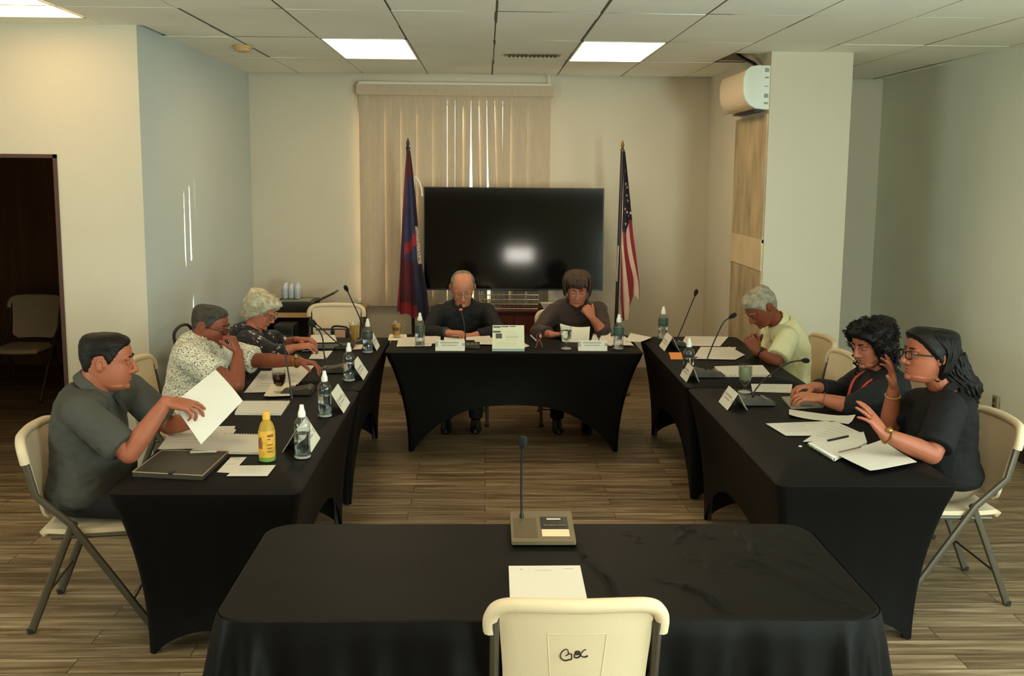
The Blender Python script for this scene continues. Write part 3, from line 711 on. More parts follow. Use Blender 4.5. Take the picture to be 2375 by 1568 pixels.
# ------------------------------------------------------------------ things on the tables
M_paper = mat('white paper', (214, 209, 197), rough=.7, spec=.2)
M_ink = mat('printed grey', (172, 168, 156), rough=.7)
M_ink2 = mat('printed dark', (84, 82, 76), rough=.7)
prn = random.Random(11)
def paper(label, P, k=0, name='paper_sheet', group=None, curl=.0, ink=6, m=None, th=.0012, cat='paper', bend=0.):
    """sheet lying on a table: four corners in order; k lifts it above what it lies on"""
    P = [V(p) for p in P]; c = sum(P, V())/4; dz = V((0, 0, .0015+.0022*k)); grid = []
    f = lambda u, v: P[0]*(1-u)*(1-v)+P[1]*u*(1-v)+P[2]*u*v+P[3]*(1-u)*v
    for i in range(9):
        v = i/8; row = []
        for j in range(9):
            u = j/8; p = f(u, v)+dz; d = max(abs(2*u-1), abs(2*v-1))
            p.z += curl*max(0, (2*u-1))**3*max(0, 2*v-1)+curl*.6*max(0, 1-2*u)**3*max(0, 1-2*v)+bend*(1-(2*v-1)**2)
            row.append(p-c)
        grid.append(row)
    o = b = MB(); b.sheet(grid, th)
    nv = (P[1]-P[0]).cross(P[3]-P[0]).normalized(); nv = nv if nv.z > 0 else -nv
    for r in range(ink):
        v0 = .88-.72*r/max(1, ink); l = .12+.06*(r % 3 == 0); e = prn.uniform(.55, .88)
        if r == 0: l, e = .3, .7
        q = [f(l, v0), f(e, v0), f(e, v0+.018), f(l, v0+.018)]
        if bend == 0 and curl < .004: b.add([p+dz-c+nv*(th/2+.0006) for p in q], [(0, 1, 2, 3)], 1)
    o = b.build(name, [m or M_paper, M_ink], None, True); o.location = c
    return tag(o, label, cat, group)
def notebook(label, P, k=0, spiral=0, group=None, pages=(236, 230, 208), h=.012):
    """spiral notebook: page block, cover and wire along one edge"""
    P = [V(p) for p in P]; c = sum(P, V())/4; c.z = P[0].z
    t = thing('spiral_notebook', label, 'notebook', c, group=group); z = V((0, 0, .001+.002*k))
    Q = [p-c+z for p in P]; up = V((0, 0, h))
    b = MB(); b.add(Q+[p+up*.75 for p in Q], [(3, 2, 1, 0), (4, 5, 6, 7), (0, 1, 5, 4), (1, 2, 6, 5), (2, 3, 7, 6), (3, 0, 4, 7)])
    m1, m2 = Q[0], Q[2]
    b.build('page_block', mat('notebook pages %d' % pages[0], pages, rough=.7, var=.04, vscale=12), t, False)
    b = MB(); lo = [p*1.01-V((0, 0, .0005)) for p in Q]; b.add([p+V((0, 0, h*.8)) for p in lo]+[p+V((0, 0, h)) for p in lo], [(3, 2, 1, 0), (4, 5, 6, 7), (0, 1, 5, 4), (1, 2, 6, 5), (2, 3, 7, 6), (3, 0, 4, 7)])
    b.build('top_page', M_paper, t, False)
    a, e = Q[spiral], Q[(spiral+1) % 4]; ax = (e-a).normalized(); b = MB(); L = (e-a).length; nn = int(L/.0125)
    for i in range(nn):
        p = a+ax*(L*(i+.5)/nn)+V((0, 0, h*.5)); s_ = V((0, 0, 1)).cross(ax)
        b.tube([p+(s_*math.cos(q)+V((0, 0, 1))*math.sin(q))*.009 for q in [2*PI*w/8 for w in range(9)]], .0016, 5)
    b.build('spiral_binding', M_wire, t)
    return t
def name_tent(label, P, rz, w=.26, h=.10, sp=.075):
    t = thing('name_tent', label, 'name card', (P[0], P[1], TZ+.001), rz, 'folded name cards')
    b = MB()
    for s_ in (-1, 1):
        b.sheet([[(-w/2, s_*sp/2, .0), (w/2, s_*sp/2, .0)], [(-w/2, s_*sp*.24, h*.52), (w/2, s_*sp*.24, h*.52)], [(-w/2, s_*.0012, h), (w/2, s_*.0012, h)]], .0016)
    b.build('card', mat('white card', (226, 220, 200), rough=.65), t, False)
    b = MB(); ny = sp/2; al = math.atan2(ny, h); M = Matrix.Rotation(-al, 3, 'X')
    for x0, x1, z0, z1 in ((-.105, -.085, .03, .065), (-.07, .06, .052, .062), (-.06, .05, .036, .043), (.085, .103, .035, .055)):
        q = [(x, -sp/2*(1-z/h)-.0022, z) for x, z in ((x0, z0), (x1, z0), (x1, z1), (x0, z1))]
        b.add(q, [(0, 1, 2, 3)])
    b.build('printed_name', M_ink, t, False)
    return t
G_B = 'water bottles with white sport caps'
def bottle(label, P, s=1., labelcol=None, first=None):
    t = thing('water_bottle', label, 'water bottle', (P[0], P[1], TZ), prn.uniform(0, 6), G_B)
    pr_ = [(.026, 0), (.033, .004), (.0355, .012), (.0355, .055), (.0335, .062), (.0355, .07), (.0355, .118), (.034, .124), (.0355, .130), (.036, .145), (.033, .162), (.024, .178), (.0145, .187), (.0135, .196)]
    b = MB(); b.lathe((0, 0, 0), [(r*s, z*s) for r, z in pr_]+[(r*s*.95, z*s) for r, z in reversed(pr_[1:])]+[(.02*s, .004*s)], 22); b.build('bottle_body', M_clear, t, ang=60)
    b = MB(); b.lathe((0, 0, 0), [(.001, .005*s), (.024*s, .005*s), (.0325*s, .010*s), (.0328*s, .053*s), (.031*s, .061*s), (.0328*s, .07*s), (.0328*s, .112*s), (.001, .113*s)], 22); b.build('water', M_water, t, ang=60)
    b = MB(); b.lathe((0, 0, 0), [(.027*s, .001), (.0345*s, .004*s), (.0362*s, .010*s), (.0358*s, .014*s)], 22); b.build('base_glint_ring', mat('bright base edge', (212, 210, 196), rough=.3, trans=.4), t)  # whitish ring, the bright edge of the clear base put into colour
    b = MB(); b.lathe((0, 0, 0), [(.0165*s, .186*s), (.0172*s, .19*s), (.0165*s, .206*s), (.012*s, .218*s), (.0095*s, .232*s), (.0085*s, .240*s), (.001, .241*s)], 18); b.build('sport_cap', mat('white cap', (238, 234, 222), rough=.4), t)
    if labelcol:
        b = MB(); b.lathe((0, 0, 0), [(.0362*s, .098*s), (.0366*s, .10*s), (.0366*s, .15*s), (.0362*s, .152*s)], 22); 
        for k in range(3): b.lathe((0, 0, 0), [(.0369*s, (.112+.011*k)*s), (.0369*s, (.117+.011*k)*s)], 22, mi=1)
        b.build('label', [mat('bottle label %d' % labelcol[0], labelcol, rough=.5), mat('label print', (74, 94, 80), rough=.5)], t)
    return t
M_mic = mat('black microphone metal', (20, 18, 17), rough=.5)
M_foam = mat('black foam windscreen', (16, 15, 14), rough=.95, bump=.4, bscale=260)
def microphone(label, base, rz, goose, hd, ring=None, bs=(.125, .17, .045), col=(58, 54, 46), loc_only=False):
    """conference microphone: sloped base, thin gooseneck through points, foam head"""
    t = thing('gooseneck_microphone', label, 'microphone', (base[0], base[1], base[2]), rz, 'gooseneck conference microphones')
    w, d, h = bs; b = MB()
    pr_ = [(-d/2, .004), (-d/2, .016), (-d/2+.01, .020), (d/2-.05, h*.8), (d/2-.02, h), (d/2, h*.8), (d/2, .004)]
    def L(x, k): return [(x, y*k, max(.001, z*(1 if k == 1 else .97))) for y, z in pr_]
    b.loft([L(-w/2, .97), L(-w/2+.006, 1), L(w/2-.006, 1), L(w/2, .97)])
    b.build('mic_base', mat('microphone base %d' % col[0], col, rough=.45), t, ang=25)
    b = MB()
    for k in range(3): b.box((-.03+.03*k, -d/2+.05, .034*h/.045), (.018, .022, .004), Matrix.Rotation(math.atan2(h*.6, d), 3, 'X'))
    b.build('button', mat('mic button', (120, 114, 100), rough=.5), t, False)
    G_ = cat_rom(goose, 5); n_ = len(G_)
    b = MB(); b.tube(G_, [.0075 if i < n_*.12 else .0042 for i in range(n_)], 8); b.build('gooseneck', M_mic, t, world=True)
    tip = V(goose[-1]); d_ = (V(hd)-tip).normalized()
    b = MB(); b.capsule([tip+d_*.004, tip+d_*.02, tip+d_*.035], [.0095, .0155, .0145], 12); b.build('mic_head', M_foam, t, world=True)
    if ring:
        b = MB(); x_ = d_.cross(V((0, 0, 1))); x_ = x_.normalized() if x_.length > .1 else V((1, 0, 0)); y_ = d_.cross(x_)
        b.tube([tip+d_*.002+(x_*math.cos(2*PI*k/14)+y_*math.sin(2*PI*k/14))*.0085 for k in range(15)], .004, 8); b.build('light_ring', mat('lit red ring', (210, 60, 40), rough=.4, emit=(1, .12, .05), estr=1.2), t, world=True)
    return t
# ---- front table
o = paper('letter sheet on the front table above the GBC chair', [(.075, 2.735, FZ), (.303, 2.735, FZ), (.306, 3.004, FZ), (.077, 3.002, FZ)], 2, ink=0)
b = MB()
for x0, x1, y0, y1 in ((-.078, -.070, .100, .110), (.060, .092, .106, .111), (-.03, .02, .094, .098)): b.add([(x0, y0, .0067), (x1, y0, .0067), (x1, y1, .0067), (x0, y1, .0067)], [(0, 1, 2, 3)])
b.build('printed_heading', M_ink, o, False)
t = microphone('large front microphone with a bronze base, alone on the draped table', (.20, 3.29, FZ+.003), PI, [(.131, 3.345, .79), (.129, 3.345, .86), (.128, 3.34, .98), (.130, 3.33, 1.05)], (.132, 3.315, 1.10), bs=(.218, .225, .05), col=(104, 90, 66))
b = MB(); R_ = Matrix.Rotation(0, 3, 'X')
def onb(x0, x1, y0, y1, dz):   # patch on the sloping top of the front microphone base (local, seen turned round)
    zf = lambda y: .020+(y+.1025)/(.165)*(.040-.020)
    return [(x0, y0, zf(y0)+dz), (x1, y0, zf(y0)+dz), (x1, y1, zf(y1)+dz), (x0, y1, zf(y1)+dz)]
t.rotation_euler = (0, 0, 0)
for ch in t.children:
    if ch.name.startswith(('gooseneck', 'mic_head')): ch.data.transform(Matrix.Rotation(PI, 4, 'Z'))
    if ch.name.startswith('button'): ch.data.transform(Matrix.Translation((0, 0, -.02)))
b = MB(); b.add(onb(-.005, .09, -.03, .058, .0015), [(0, 1, 2, 3)]); b.build('display_panel', mat('dark display', (14, 13, 11), rough=.3), t, False)
b = MB()
for x0, x1, y0, y1 in ((.018, .066, .034, .046),): b.add(onb(x0, x1, y0, y1, .0025), [(0, 1, 2, 3)])
b.build('display_line', mat('pale legend', (190, 190, 180), rough=.5), t, False)
b = MB()
for x0, x1 in ((.004, .018), (.021, .05), (.054, .084)): b.add(onb(x0, x1, -.012, -.002, .0025), [(0, 1, 2, 3)])
b.build('display_text', mat('dim legend', (92, 84, 66), rough=.5), t, False)
b = MB(); b.add(onb(-.004, .09, -.085, -.034, .0015), [(0, 1, 2, 3)]); b.build('name_label', mat('cream label', (230, 200, 164), rough=.6), t, False)
b = MB(); b.add(onb(-.10, -.02, -.092, .05, .001), [(0, 1, 2, 3)]); b.build('speaker_plate', mat('bronze plate', (84, 70, 48), rough=.5), t, False)

def tp(p, sg, w, sp): return (p[0]-sg*sp/2, p[1]+w/2, 0)
# ---- left row, near to far
t = thing('leather_portfolio', 'dark leather portfolio in front of the man in grey', 'portfolio', (0, 0, TZ+.001))
P = [(-1.453, 3.964, 0.750), (-1.152, 3.913, 0.750), (-1.138, 4.265, 0.750), (-1.438, 4.284, 0.750)]
b = MB(); Q = [V((p[0], p[1], 0)) for p in P]
b.add(Q+[p+V((0, 0, .018)) for p in Q], [(3, 2, 1, 0), (4, 5, 6, 7), (0, 1, 5, 4), (1, 2, 6, 5), (2, 3, 7, 6), (3, 0, 4, 7)]); b.build('cover', mat('brown black leather', (54, 46, 34), rough=.4, bump=.15, bscale=180), t, False)
b = MB(); c_ = sum(Q, V())/4
b.tube([p+V((0, 0, .020)) for p in Q+[Q[0]]], .0025, 6); b.build('edge_piping', mat('pale edge', (150, 126, 96), rough=.5), t)
b = MB(); m_ = Q[0]*.45+Q[1]*.55; b.box(m_+V((0, .012, .021)), (.02, .03, .008)); b.build('clasp', M_black, t, False)
paper('small white card beside the leather portfolio', [(-1.123, 4.019, 0.746), (-1.057, 4.007, 0.746), (-1.052, 4.239, 0.746), (-1.120, 4.232, 0.746)], 0, 'card', ink=2)
o = paper('printed picture card in front of the yellow tea bottle', [(-1.067, 3.960, 0.746), (-0.900, 3.960, 0.746), (-0.897, 4.111, 0.746), (-1.056, 4.104, 0.746)], 1, 'card', ink=5)
paper('loose papers under the lifted sheet of the man in grey', [(-1.471, 4.332, 0.748), (-1.179, 4.347, 0.748), (-1.207, 4.676, 0.748), (-1.513, 4.674, 0.748)], 3, ink=5)
paper('second loose sheet peeking out under the lifted sheet', [(-1.464, 4.381, 0.746), (-1.172, 4.382, 0.746), (-1.234, 4.765, 0.746), (-1.494, 4.746, 0.746)], 1, ink=3)
notebook('open notebook behind the yellow tea bottle', [(-1.319, 4.299, 0.746), (-1.008, 4.279, 0.746), (-1.051, 4.574, 0.746), (-1.242, 4.588, 0.746)], 0, 2, None, (214, 212, 176))
b = MB(); b.capsule([(-1.289, 4.219, 0.775), (-1.186, 4.233, 0.775)], .005, 8); tag(b.build('pen', mat('pen barrel', (190, 186, 170), rough=.3)), 'white pen on the edge of the notebook by the man in grey', 'pen')
# held sheet
P = [V(p) for p in ((-1.346, 4.170, 1.003), (-1.209, 4.100, 0.844), (-1.083, 4.320, 0.982), (-1.221, 4.400, 1.108))]; c = sum(P, V())/4; grid = []
for i in range(11):
    v = i/10; row = []
    for j in range(11):
        u = j/10; p = P[0]*(1-u)*(1-v)+P[1]*u*(1-v)+P[2]*u*v+P[3]*(1-u)*v
        p = p+V((.02, -.03, .0))*math.sin(PI*u)*(.3+.4*v); row.append(p-c)
    grid.append(row)
b = MB(); b.sheet(grid, .0012); o = b.build('paper_sheet', M_paper); o.location = c; tag(o, 'white sheet held up by the man in grey', 'paper')
# bottles, tents
t = thing('tea_bottle', 'yellow tea bottle in front of the open notebook', 'bottle', (*(-0.952, 4.197, 0.745)[:2], TZ))
prf = [(.028, 0), (.034, .006), (.035, .02), (.035, .13), (.033, .15), (.026, .168), (.016, .182), (.0145, .19)]
b = MB(); b.lathe((0, 0, 0), prf+[(.001, .19)], 22); b.build('bottle_body', mat('tea in plastic', (206, 168, 70), rough=.12, trans=.35, ior=1.2), t)
b = MB(); b.lathe((0, 0, 0), [(.0355, .022), (.036, .026), (.036, .134), (.0355, .138)], 22)
b.build('label', mat('yellow label', (214, 164, 58), rough=.45, var=.25, vscale=30), t)
b = MB()
for z, a0, a1, h_ in ((.112, -1.3, -.5, .012), (.09, -2.6, -2.0, .02), (.06, -2.7, -1.9, .035), (.1, -1.3, -.9, .006), (.075, -1.35, -.6, .006), (.06, -1.3, -.7, .006), (.045, -1.35, -.6, .006)):
    b.sheet([[(.0366*math.cos(a0+(a1-a0)*k/6), .0366*math.sin(a0+(a1-a0)*k/6), z+q) for k in range(7)] for q in (0, h_)])
b.build('label_print', mat('brown label print', (140, 84, 36), rough=.5), t)
b = MB(); b.lathe((0, 0, 0), [(.035, .003), (.0362, .012), (.0362, .022)], 22); b.build('label_base', mat('green band', (120, 150, 60), rough=.5), t)
b = MB(); b.lathe((0, 0, 0), [(.0165, .186), (.017, .19), (.0165, .216), (.014, .219), (.001, .219)], 20); b.build('cap', mat('yellow cap', (232, 176, 70), rough=.4), t)
bottle('water bottle nearest the camera on the left row, right of the yellow tea', (-0.806, 4.237, 0.745), 1.0)
bottle('second water bottle of the left row, beside the spiral notebook', (-0.828, 4.980, 0.745), 1.0)
bottle('third water bottle of the left row, behind the tilted microphone', (-0.825, 5.860, 0.745), .97)
bottle('farthest water bottle of the left row, in front of the tall microphone', (-0.824, 6.794, 0.745), 1.0, (52, 56, 48))
name_tent('nearest name card of the left row, behind the front water bottle', tp((-0.782, 4.318, 0.745), 1, .24, .13), PI/2, w=.24, h=.105, sp=.13)
name_tent('second name card of the left row, beside the second bottle', tp((-0.741, 5.044, 0.745), 1, .24, .13), PI/2, w=.24, h=.105, sp=.13)
name_tent('third name card of the left row, beside the third bottle', tp((-0.741, 5.874, 0.745), 1, .24, .13), PI/2, w=.24, h=.10, sp=.13)
name_tent('farthest name card of the left row, by the corner of the head table', tp((-0.769, 6.862, 0.745), 1, .20, .10), PI/2, w=.20, h=.10, sp=.10)
microphone('microphone with its head drooping in front of the wristwatch, left row', (-1.070, 5.513, 0.746), -PI/2, [(-0.990, 4.950, 0.845), (-1.005, 4.970, 0.942), (-1.025, 5.000, 1.037), (-1.032, 5.000, 1.109), (-1.042, 5.000, 1.138)], (-1.064, 5.000, 1.172))
microphone('microphone of the left row whose head points at the empty chair', (-0.975, 6.126, 0.746), -PI/2, [(-0.943, 5.750, 0.865), (-0.967, 5.800, 0.944), (-0.969, 5.800, 1.001), (-0.984, 5.800, 1.050), (-1.016, 5.800, 1.086)], (-1.054, 5.800, 1.117), bs=(.12, .17, .045), col=(74, 68, 58))
microphone('low microphone of the left row beside the amber pilsner glass', (-1.016, 6.954, 0.746), -PI/2, [(-0.969, 6.600, 0.825), (-1.024, 6.600, 0.863), (-1.096, 6.620, 0.925), (-1.131, 6.620, 0.957), (-1.151, 6.620, 0.972)], (-1.194, 6.620, 1.004), bs=(.11, .15, .04))
microphone('tall microphone of the left row against the blind', (-0.889, 7.154, 0.746), -PI/2, [(-0.903, 7.260, 0.731), (-0.905, 7.260, 0.766), (-0.912, 7.240, 0.845), (-0.937, 7.200, 0.947), (-0.980, 7.150, 1.066), (-1.006, 7.120, 1.139)], (-1.027, 7.100, 1.189), bs=(.11, .15, .04))
notebook('spiral notebook beside the second water bottle', [(-1.295, 4.999, 0.746), (-1.056, 4.992, 0.746), (-1.066, 5.270, 0.746), (-1.327, 5.267, 0.746)], 0, 2)
paper('folded napkin under the dark cola glass', [(-1.232, 5.381, 0.746), (-1.093, 5.404, 0.746), (-1.112, 5.730, 0.746), (-1.261, 5.692, 0.746)], 4, 'napkin', ink=0, cat='napkin', m=mat('napkin', (226, 214, 184), rough=.85, bump=.2, bscale=90), curl=.008)
paper('open document sheet left of the dark cola glass', [(-1.372, 5.509, 0.746), (-1.148, 5.534, 0.746), (-1.213, 6.122, 0.746), (-1.415, 6.119, 0.746)], 1, ink=7)
paper('document sheet under the extended arm, by the drooping microphone', [(-1.332, 5.763, 0.746), (-1.109, 5.718, 0.746), (-1.107, 6.290, 0.746), (-1.362, 6.315, 0.746)], 2, ink=6)
paper('small white sheet past the outstretched hand', [(-1.190, 6.541, 0.746), (-1.075, 6.543, 0.746), (-1.076, 6.850, 0.746), (-1.206, 6.830, 0.746)], 0, ink=3)
paper('white sheet by the hand of the grey-haired woman', [(-1.290, 6.829, 0.746), (-1.209, 6.847, 0.746), (-1.207, 7.092, 0.746), (-1.307, 7.053, 0.746)], 0, ink=2)
paper('white sheets in front of the bag at the far end of the left row', [(-1.301, 7.162, 0.746), (-1.096, 7.186, 0.746), (-1.165, 7.513, 0.746), (-1.343, 7.509, 0.746)], 1, ink=4)
t = thing('document_case', 'flat black document case beside the grey-haired woman', 'case', (*(-1.197, 6.938, 0.745)[:2], TZ+.001), .05)
b = MB(); b.rbox((0, 0, .012), (.26, .15, .022), .02); b.build('case_body', mat('black case', (22, 21, 20), rough=.4), t)
b = MB(); b.box((.02, -.072, .021), (.2, .018, .006)); b.build('case_strip', mat('case strip', (96, 88, 78), rough=.4), t, False)
M_gl = mat_glass('drinking glass', (.96, .97, .95), .03)
t = thing('cola_glass', 'glass goblet of dark cola on a napkin', 'glass', (*(-1.167, 5.483, 0.745)[:2], TZ+.012))
b = MB(); b.lathe((0, 0, 0), [(.032, 0), (.033, .003), (.008, .008), (.007, .022), (.02, .034), (.034, .055), (.038, .085), (.039, .135), (.0375, .135), (.036, .085), (.032, .057), (.018, .038), (.001, .034)], 24); b.build('goblet', M_gl, t, ang=60)
b = MB(); b.lathe((0, 0, 0), [(.001, .0355), (.018, .039), (.0315, .058), (.0355, .085), (.036, .108), (.001, .109)], 24); b.build('cola', mat('dark cola', (44, 14, 10), rough=.1, spec=.5), t)
t = thing('pilsner_glass', 'tall glass of amber drink on the left row', 'glass', (*(-0.954, 7.067, 0.745)[:2], TZ+.008))
b = MB(); b.lathe((0, 0, 0), [(.030, 0), (.031, .004), (.014, .014), (.022, .03), (.032, .09), (.038, .165), (.0365, .165), (.0305, .09), (.02, .033), (.001, .03)], 22); b.build('glass_body', M_gl, t, ang=60)
b = MB(); b.lathe((0, 0, 0), [(.001, .031), (.0198, .034), (.030, .09), (.0345, .145), (.001, .146)], 22); b.build('drink', mat('amber drink', (212, 164, 84), rough=.15, trans=.3), t)
paper('cream napkin under the amber pilsner glass', [(-0.978, 6.886, 0.746), (-0.883, 6.905, 0.746), (-0.894, 7.190, 0.746), (-0.999, 7.169, 0.746)], 1, 'napkin', ink=0, cat='napkin', m=mat('napkin', (226, 214, 184)))

# ---- head table
t = thing('tea_mug', 'amber glass mug at the left end of the head table', 'mug', (*(-0.680, 7.431, 0.745)[:2], TZ+.008))
b = MB(); b.lathe((0, 0, 0), [(.026, 0), (.030, .004), (.034, .05), (.040, .115), (.0385, .115), (.032, .05), (.026, .008), (.001, .007)], 22); b.build('glass_body', M_gl, t, ang=60)
b = MB(); b.lathe((0, 0, 0), [(.001, .009), (.0255, .010), (.0315, .05), (.0365, .1), (.001, .1)], 22); b.build('drink', mat('amber drink', (212, 164, 84)), t)
b = MB(); b.sheet([[(.0385*math.cos(a), .0385*math.sin(a), z) for a in [-2.3+.2*k for k in range(8)]] for z in (.05, .075)]); b.build('label_band', mat('brown band', (96, 60, 30), rough=.5), t)
b = MB(); b.tube(cat_rom([(.036, 0, .095), (.062, 0, .09), (.066, 0, .06), (.05, 0, .035), (.033, 0, .035)]), .005); b.build('handle', M_gl, t)
paper('cream napkin under the amber mug', [(-0.732, 7.288, 0.746), (-0.587, 7.292, 0.746), (-0.616, 7.568, 0.746), (-0.749, 7.565, 0.746)], 0, 'napkin', ink=0, cat='napkin', m=mat('napkin', (226, 214, 184)))
paper('white sheet behind the left bottle of the head table', [(-0.643, 7.015, 0.746), (-0.395, 7.038, 0.746), (-0.385, 7.453, 0.746), (-0.662, 7.406, 0.746)], 1, ink=5)
paper('white sheet right of the left bottle of the head table', [(-0.448, 7.127, 0.746), (-0.332, 7.148, 0.746), (-0.347, 7.474, 0.746), (-0.468, 7.451, 0.746)], 2, ink=3)
paper('white sheet under the hands of the man in black', [(-0.312, 7.279, 0.746), (-0.160, 7.283, 0.746), (-0.166, 7.539, 0.746), (-0.323, 7.535, 0.746)], 1, ink=2)
paper('white sheet between the man in black and the standing card', [(-0.151, 7.302, 0.746), (0.047, 7.307, 0.746), (0.028, 7.544, 0.746), (-0.149, 7.539, 0.746)], 1, ink=2)
paper('white sheet half behind the standing card', [(-0.083, 7.099, 0.746), (0.106, 7.085, 0.746), (0.103, 7.386, 0.746), (-0.080, 7.381, 0.746)], 3, ink=4)
bottle('water bottle with dark print at the left end of the head table', (-0.478, 7.060, 0.745), 1.02, (70, 70, 62))
bottle('green labelled bottle at the right end of the head table', (0.957, 6.967, 0.745), 1.06, (44, 72, 58))
name_tent('name card below the man in black', (*(-0.252, 6.890, 0.745)[:2], 0), 0, w=.208, h=.072, sp=.05)
name_tent('name card below the woman in dark brown', (*(0.764, 6.911, 0.745)[:2], 0), 0, w=.208, h=.072, sp=.05)
microphone('microphone with a lit red ring at the mouth of the man in black', (-0.098, 7.009, 0.746), 0, [(-0.147, 7.100, 0.755), (-0.150, 7.120, 0.809), (-0.157, 7.150, 0.885), (-0.171, 7.200, 0.941), (-0.186, 7.250, 0.986)], (-0.193, 7.300, 1.041), ring=True, bs=(.11, .12, .035), col=(36, 32, 28))
microphone('short microphone behind the right name card of the head table', (0.833, 7.030, 0.746), 0, [(0.826, 7.050, 0.761), (0.831, 7.100, 0.785), (0.836, 7.150, 0.799)], (0.842, 7.200, 0.826), bs=(.11, .11, .03), col=(36, 32, 28))
# standing card
t = thing('standing_card', 'printed card standing upright in the middle of the head table', 'card stand', (*(0.161, 6.864, 0.745)[:2], TZ+.001))
b = MB(); b.sheet([[(-.115, 0, 0), (.115, 0, 0)], [(-.112, .05, .178), (.112, .05, .178)], ], .0025)
b.sheet([[(-.11, .10, 0), (.11, .10, 0)], [(-.112, .053, .178), (.112, .053, .178)]], .0025); b.build('card', mat('cream card', (226, 218, 184), rough=.5), t, False)
def cd(x0, x1, z0, z1): return [(x, .05*z/.178-.0022, z) for x, z in ((x0, z0), (x1, z0), (x1, z1), (x0, z1))]
b = MB()
for q in ((-.108, -.055, .162, .172), (-.05, .0, .166, .173), (.01, .05, .168, .174), (-.11, -.055, .128, .140), (-.09, -.045, .088, .122)): b.add(cd(*q), [(0, 1, 2, 3)])
b.build('printed_block', M_ink2, t, False)
b = MB()
for q in ((-.02, .05, .135, .139), (-.02, .06, .12, .124), (-.02, .07, .09, .108), (-.02, .06, .075, .079), (-.09, .06, .055, .059), (-.09, .05, .04, .044)): b.add(cd(*q), [(0, 1, 2, 3)])
b.build('printed_lines', mat('pale print', (206, 198, 160), rough=.6), t, False)
b = MB(); b.add(cd(-.114, .114, .001, .018), [(0, 1, 2, 3)]); b.build('bottom_band', mat('blue grey band', (150, 164, 156), rough=.5), t, False)
paper('white sheet poking out right of the standing card', [(0.227, 6.912, 0.746), (0.320, 7.072, 0.746), (0.287, 7.199, 0.746), (0.222, 7.161, 0.746)], 0, ink=0)
t = thing('ribbon_bow', 'small red ribbon on a clip in front of the woman in dark brown', 'ribbon', (*(0.387, 7.025, 0.745)[:2], TZ))
b = MB()
for s_ in (-1, 1):
    b.sheet([[(s_*(.004+.022*k/6)-.004, -.004*k/6, .058-.058*k/6), (s_*(.004+.022*k/6)+.006, -.004*k/6, .058-.058*k/6)] for k in range(7)], .002)
    b.sheet([[(s_*.02*math.sin(PI*k/8)-.003, .004, .055+.055*k/8), (s_*.02*math.sin(PI*k/8)+.005, .004, .055+.055*k/8)] for k in range(9)], .002)
b.build('ribbon_loop', mat('red brown ribbon', (112, 36, 22), rough=.5), t)
b = MB(); b.ell((.008, -.008, .085), (.008, .004, .014)); b.build('pin', mat('copper pin', (226, 150, 116), rough=.3), t)
b = MB(); b.capsule([(0.346, 7.438, 0.765), (0.377, 7.262, 0.755)], .007, 8); tag(b.build('tube_stick', mat('pale tube', (170, 168, 176), rough=.4)), 'small pale tube lying left of the red ribbon', 'tube')
t = thing('water_goblet', 'footed water glass in front of the paper being read', 'glass', (*(0.581, 6.977, 0.745)[:2], TZ))
gp = [(.036, 0), (.037, .004), (.010, .012), (.008, .035), (.014, .046), (.034, .075), (.040, .11), (.038, .165), (.0365, .165), (.038, .11), (.031, .078), (.001, .055)]
b = MB(); b.lathe((0, 0, 0), gp, 24); b.build('goblet', M_gl, t, ang=60)
b = MB(); b.lathe((0, 0, 0), [(.001, .057), (.030, .079), (.037, .11), (.0365, .135), (.001, .136)], 24); b.build('water', M_water, t)
b = MB(); b.lathe((0, 0, 0), [(.0362, -.0002), (.0375, .002), (.0365, .005), (.012, .012)], 24); b.build('foot_rim', mat('bright base edge', (212, 210, 196)), t)
# paper being read
P = [V(p) for p in ((0.578, 7.220, 0.708), (0.772, 7.220, 0.721), (0.797, 7.360, 0.840), (0.567, 7.360, 0.862))]; c = sum(P, V())/4; grid = []
for i in range(9):
    v = i/8; grid.append([P[0]*(1-u)*(1-v)+P[1]*u*(1-v)+P[2]*u*v+P[3]*(1-u)*v+V((0, .03*(2*u-1)**2+.02*v*v, -.01*math.sin(PI*u)*v))-c for u in [k/8 for k in range(9)]])
b = MB(); b.sheet(grid, .0014); o = b.build('paper_sheet', mat('grey white paper', (206, 206, 192), rough=.7)); o.location = c; tag(o, 'bent sheet being read by the woman in dark brown', 'paper')
paper('open booklet page beside the read sheet', [(0.763, 7.082, 0.746), (0.926, 7.067, 0.746), (0.976, 7.588, 0.746), (0.845, 7.606, 0.746)], 2, ink=4, curl=.03)
paper('white sheet behind the green labelled bottle of the head table', [(0.867, 7.102, 0.746), (1.085, 7.071, 0.746), (1.078, 7.469, 0.746), (0.896, 7.485, 0.746)], 3, ink=4)
paper('sheet angled across the right corner of the head table', [(1.042, 7.217, 0.746), (1.153, 7.201, 0.746), (1.273, 7.395, 0.746), (1.139, 7.613, 0.746)], 5, ink=3, curl=.004)
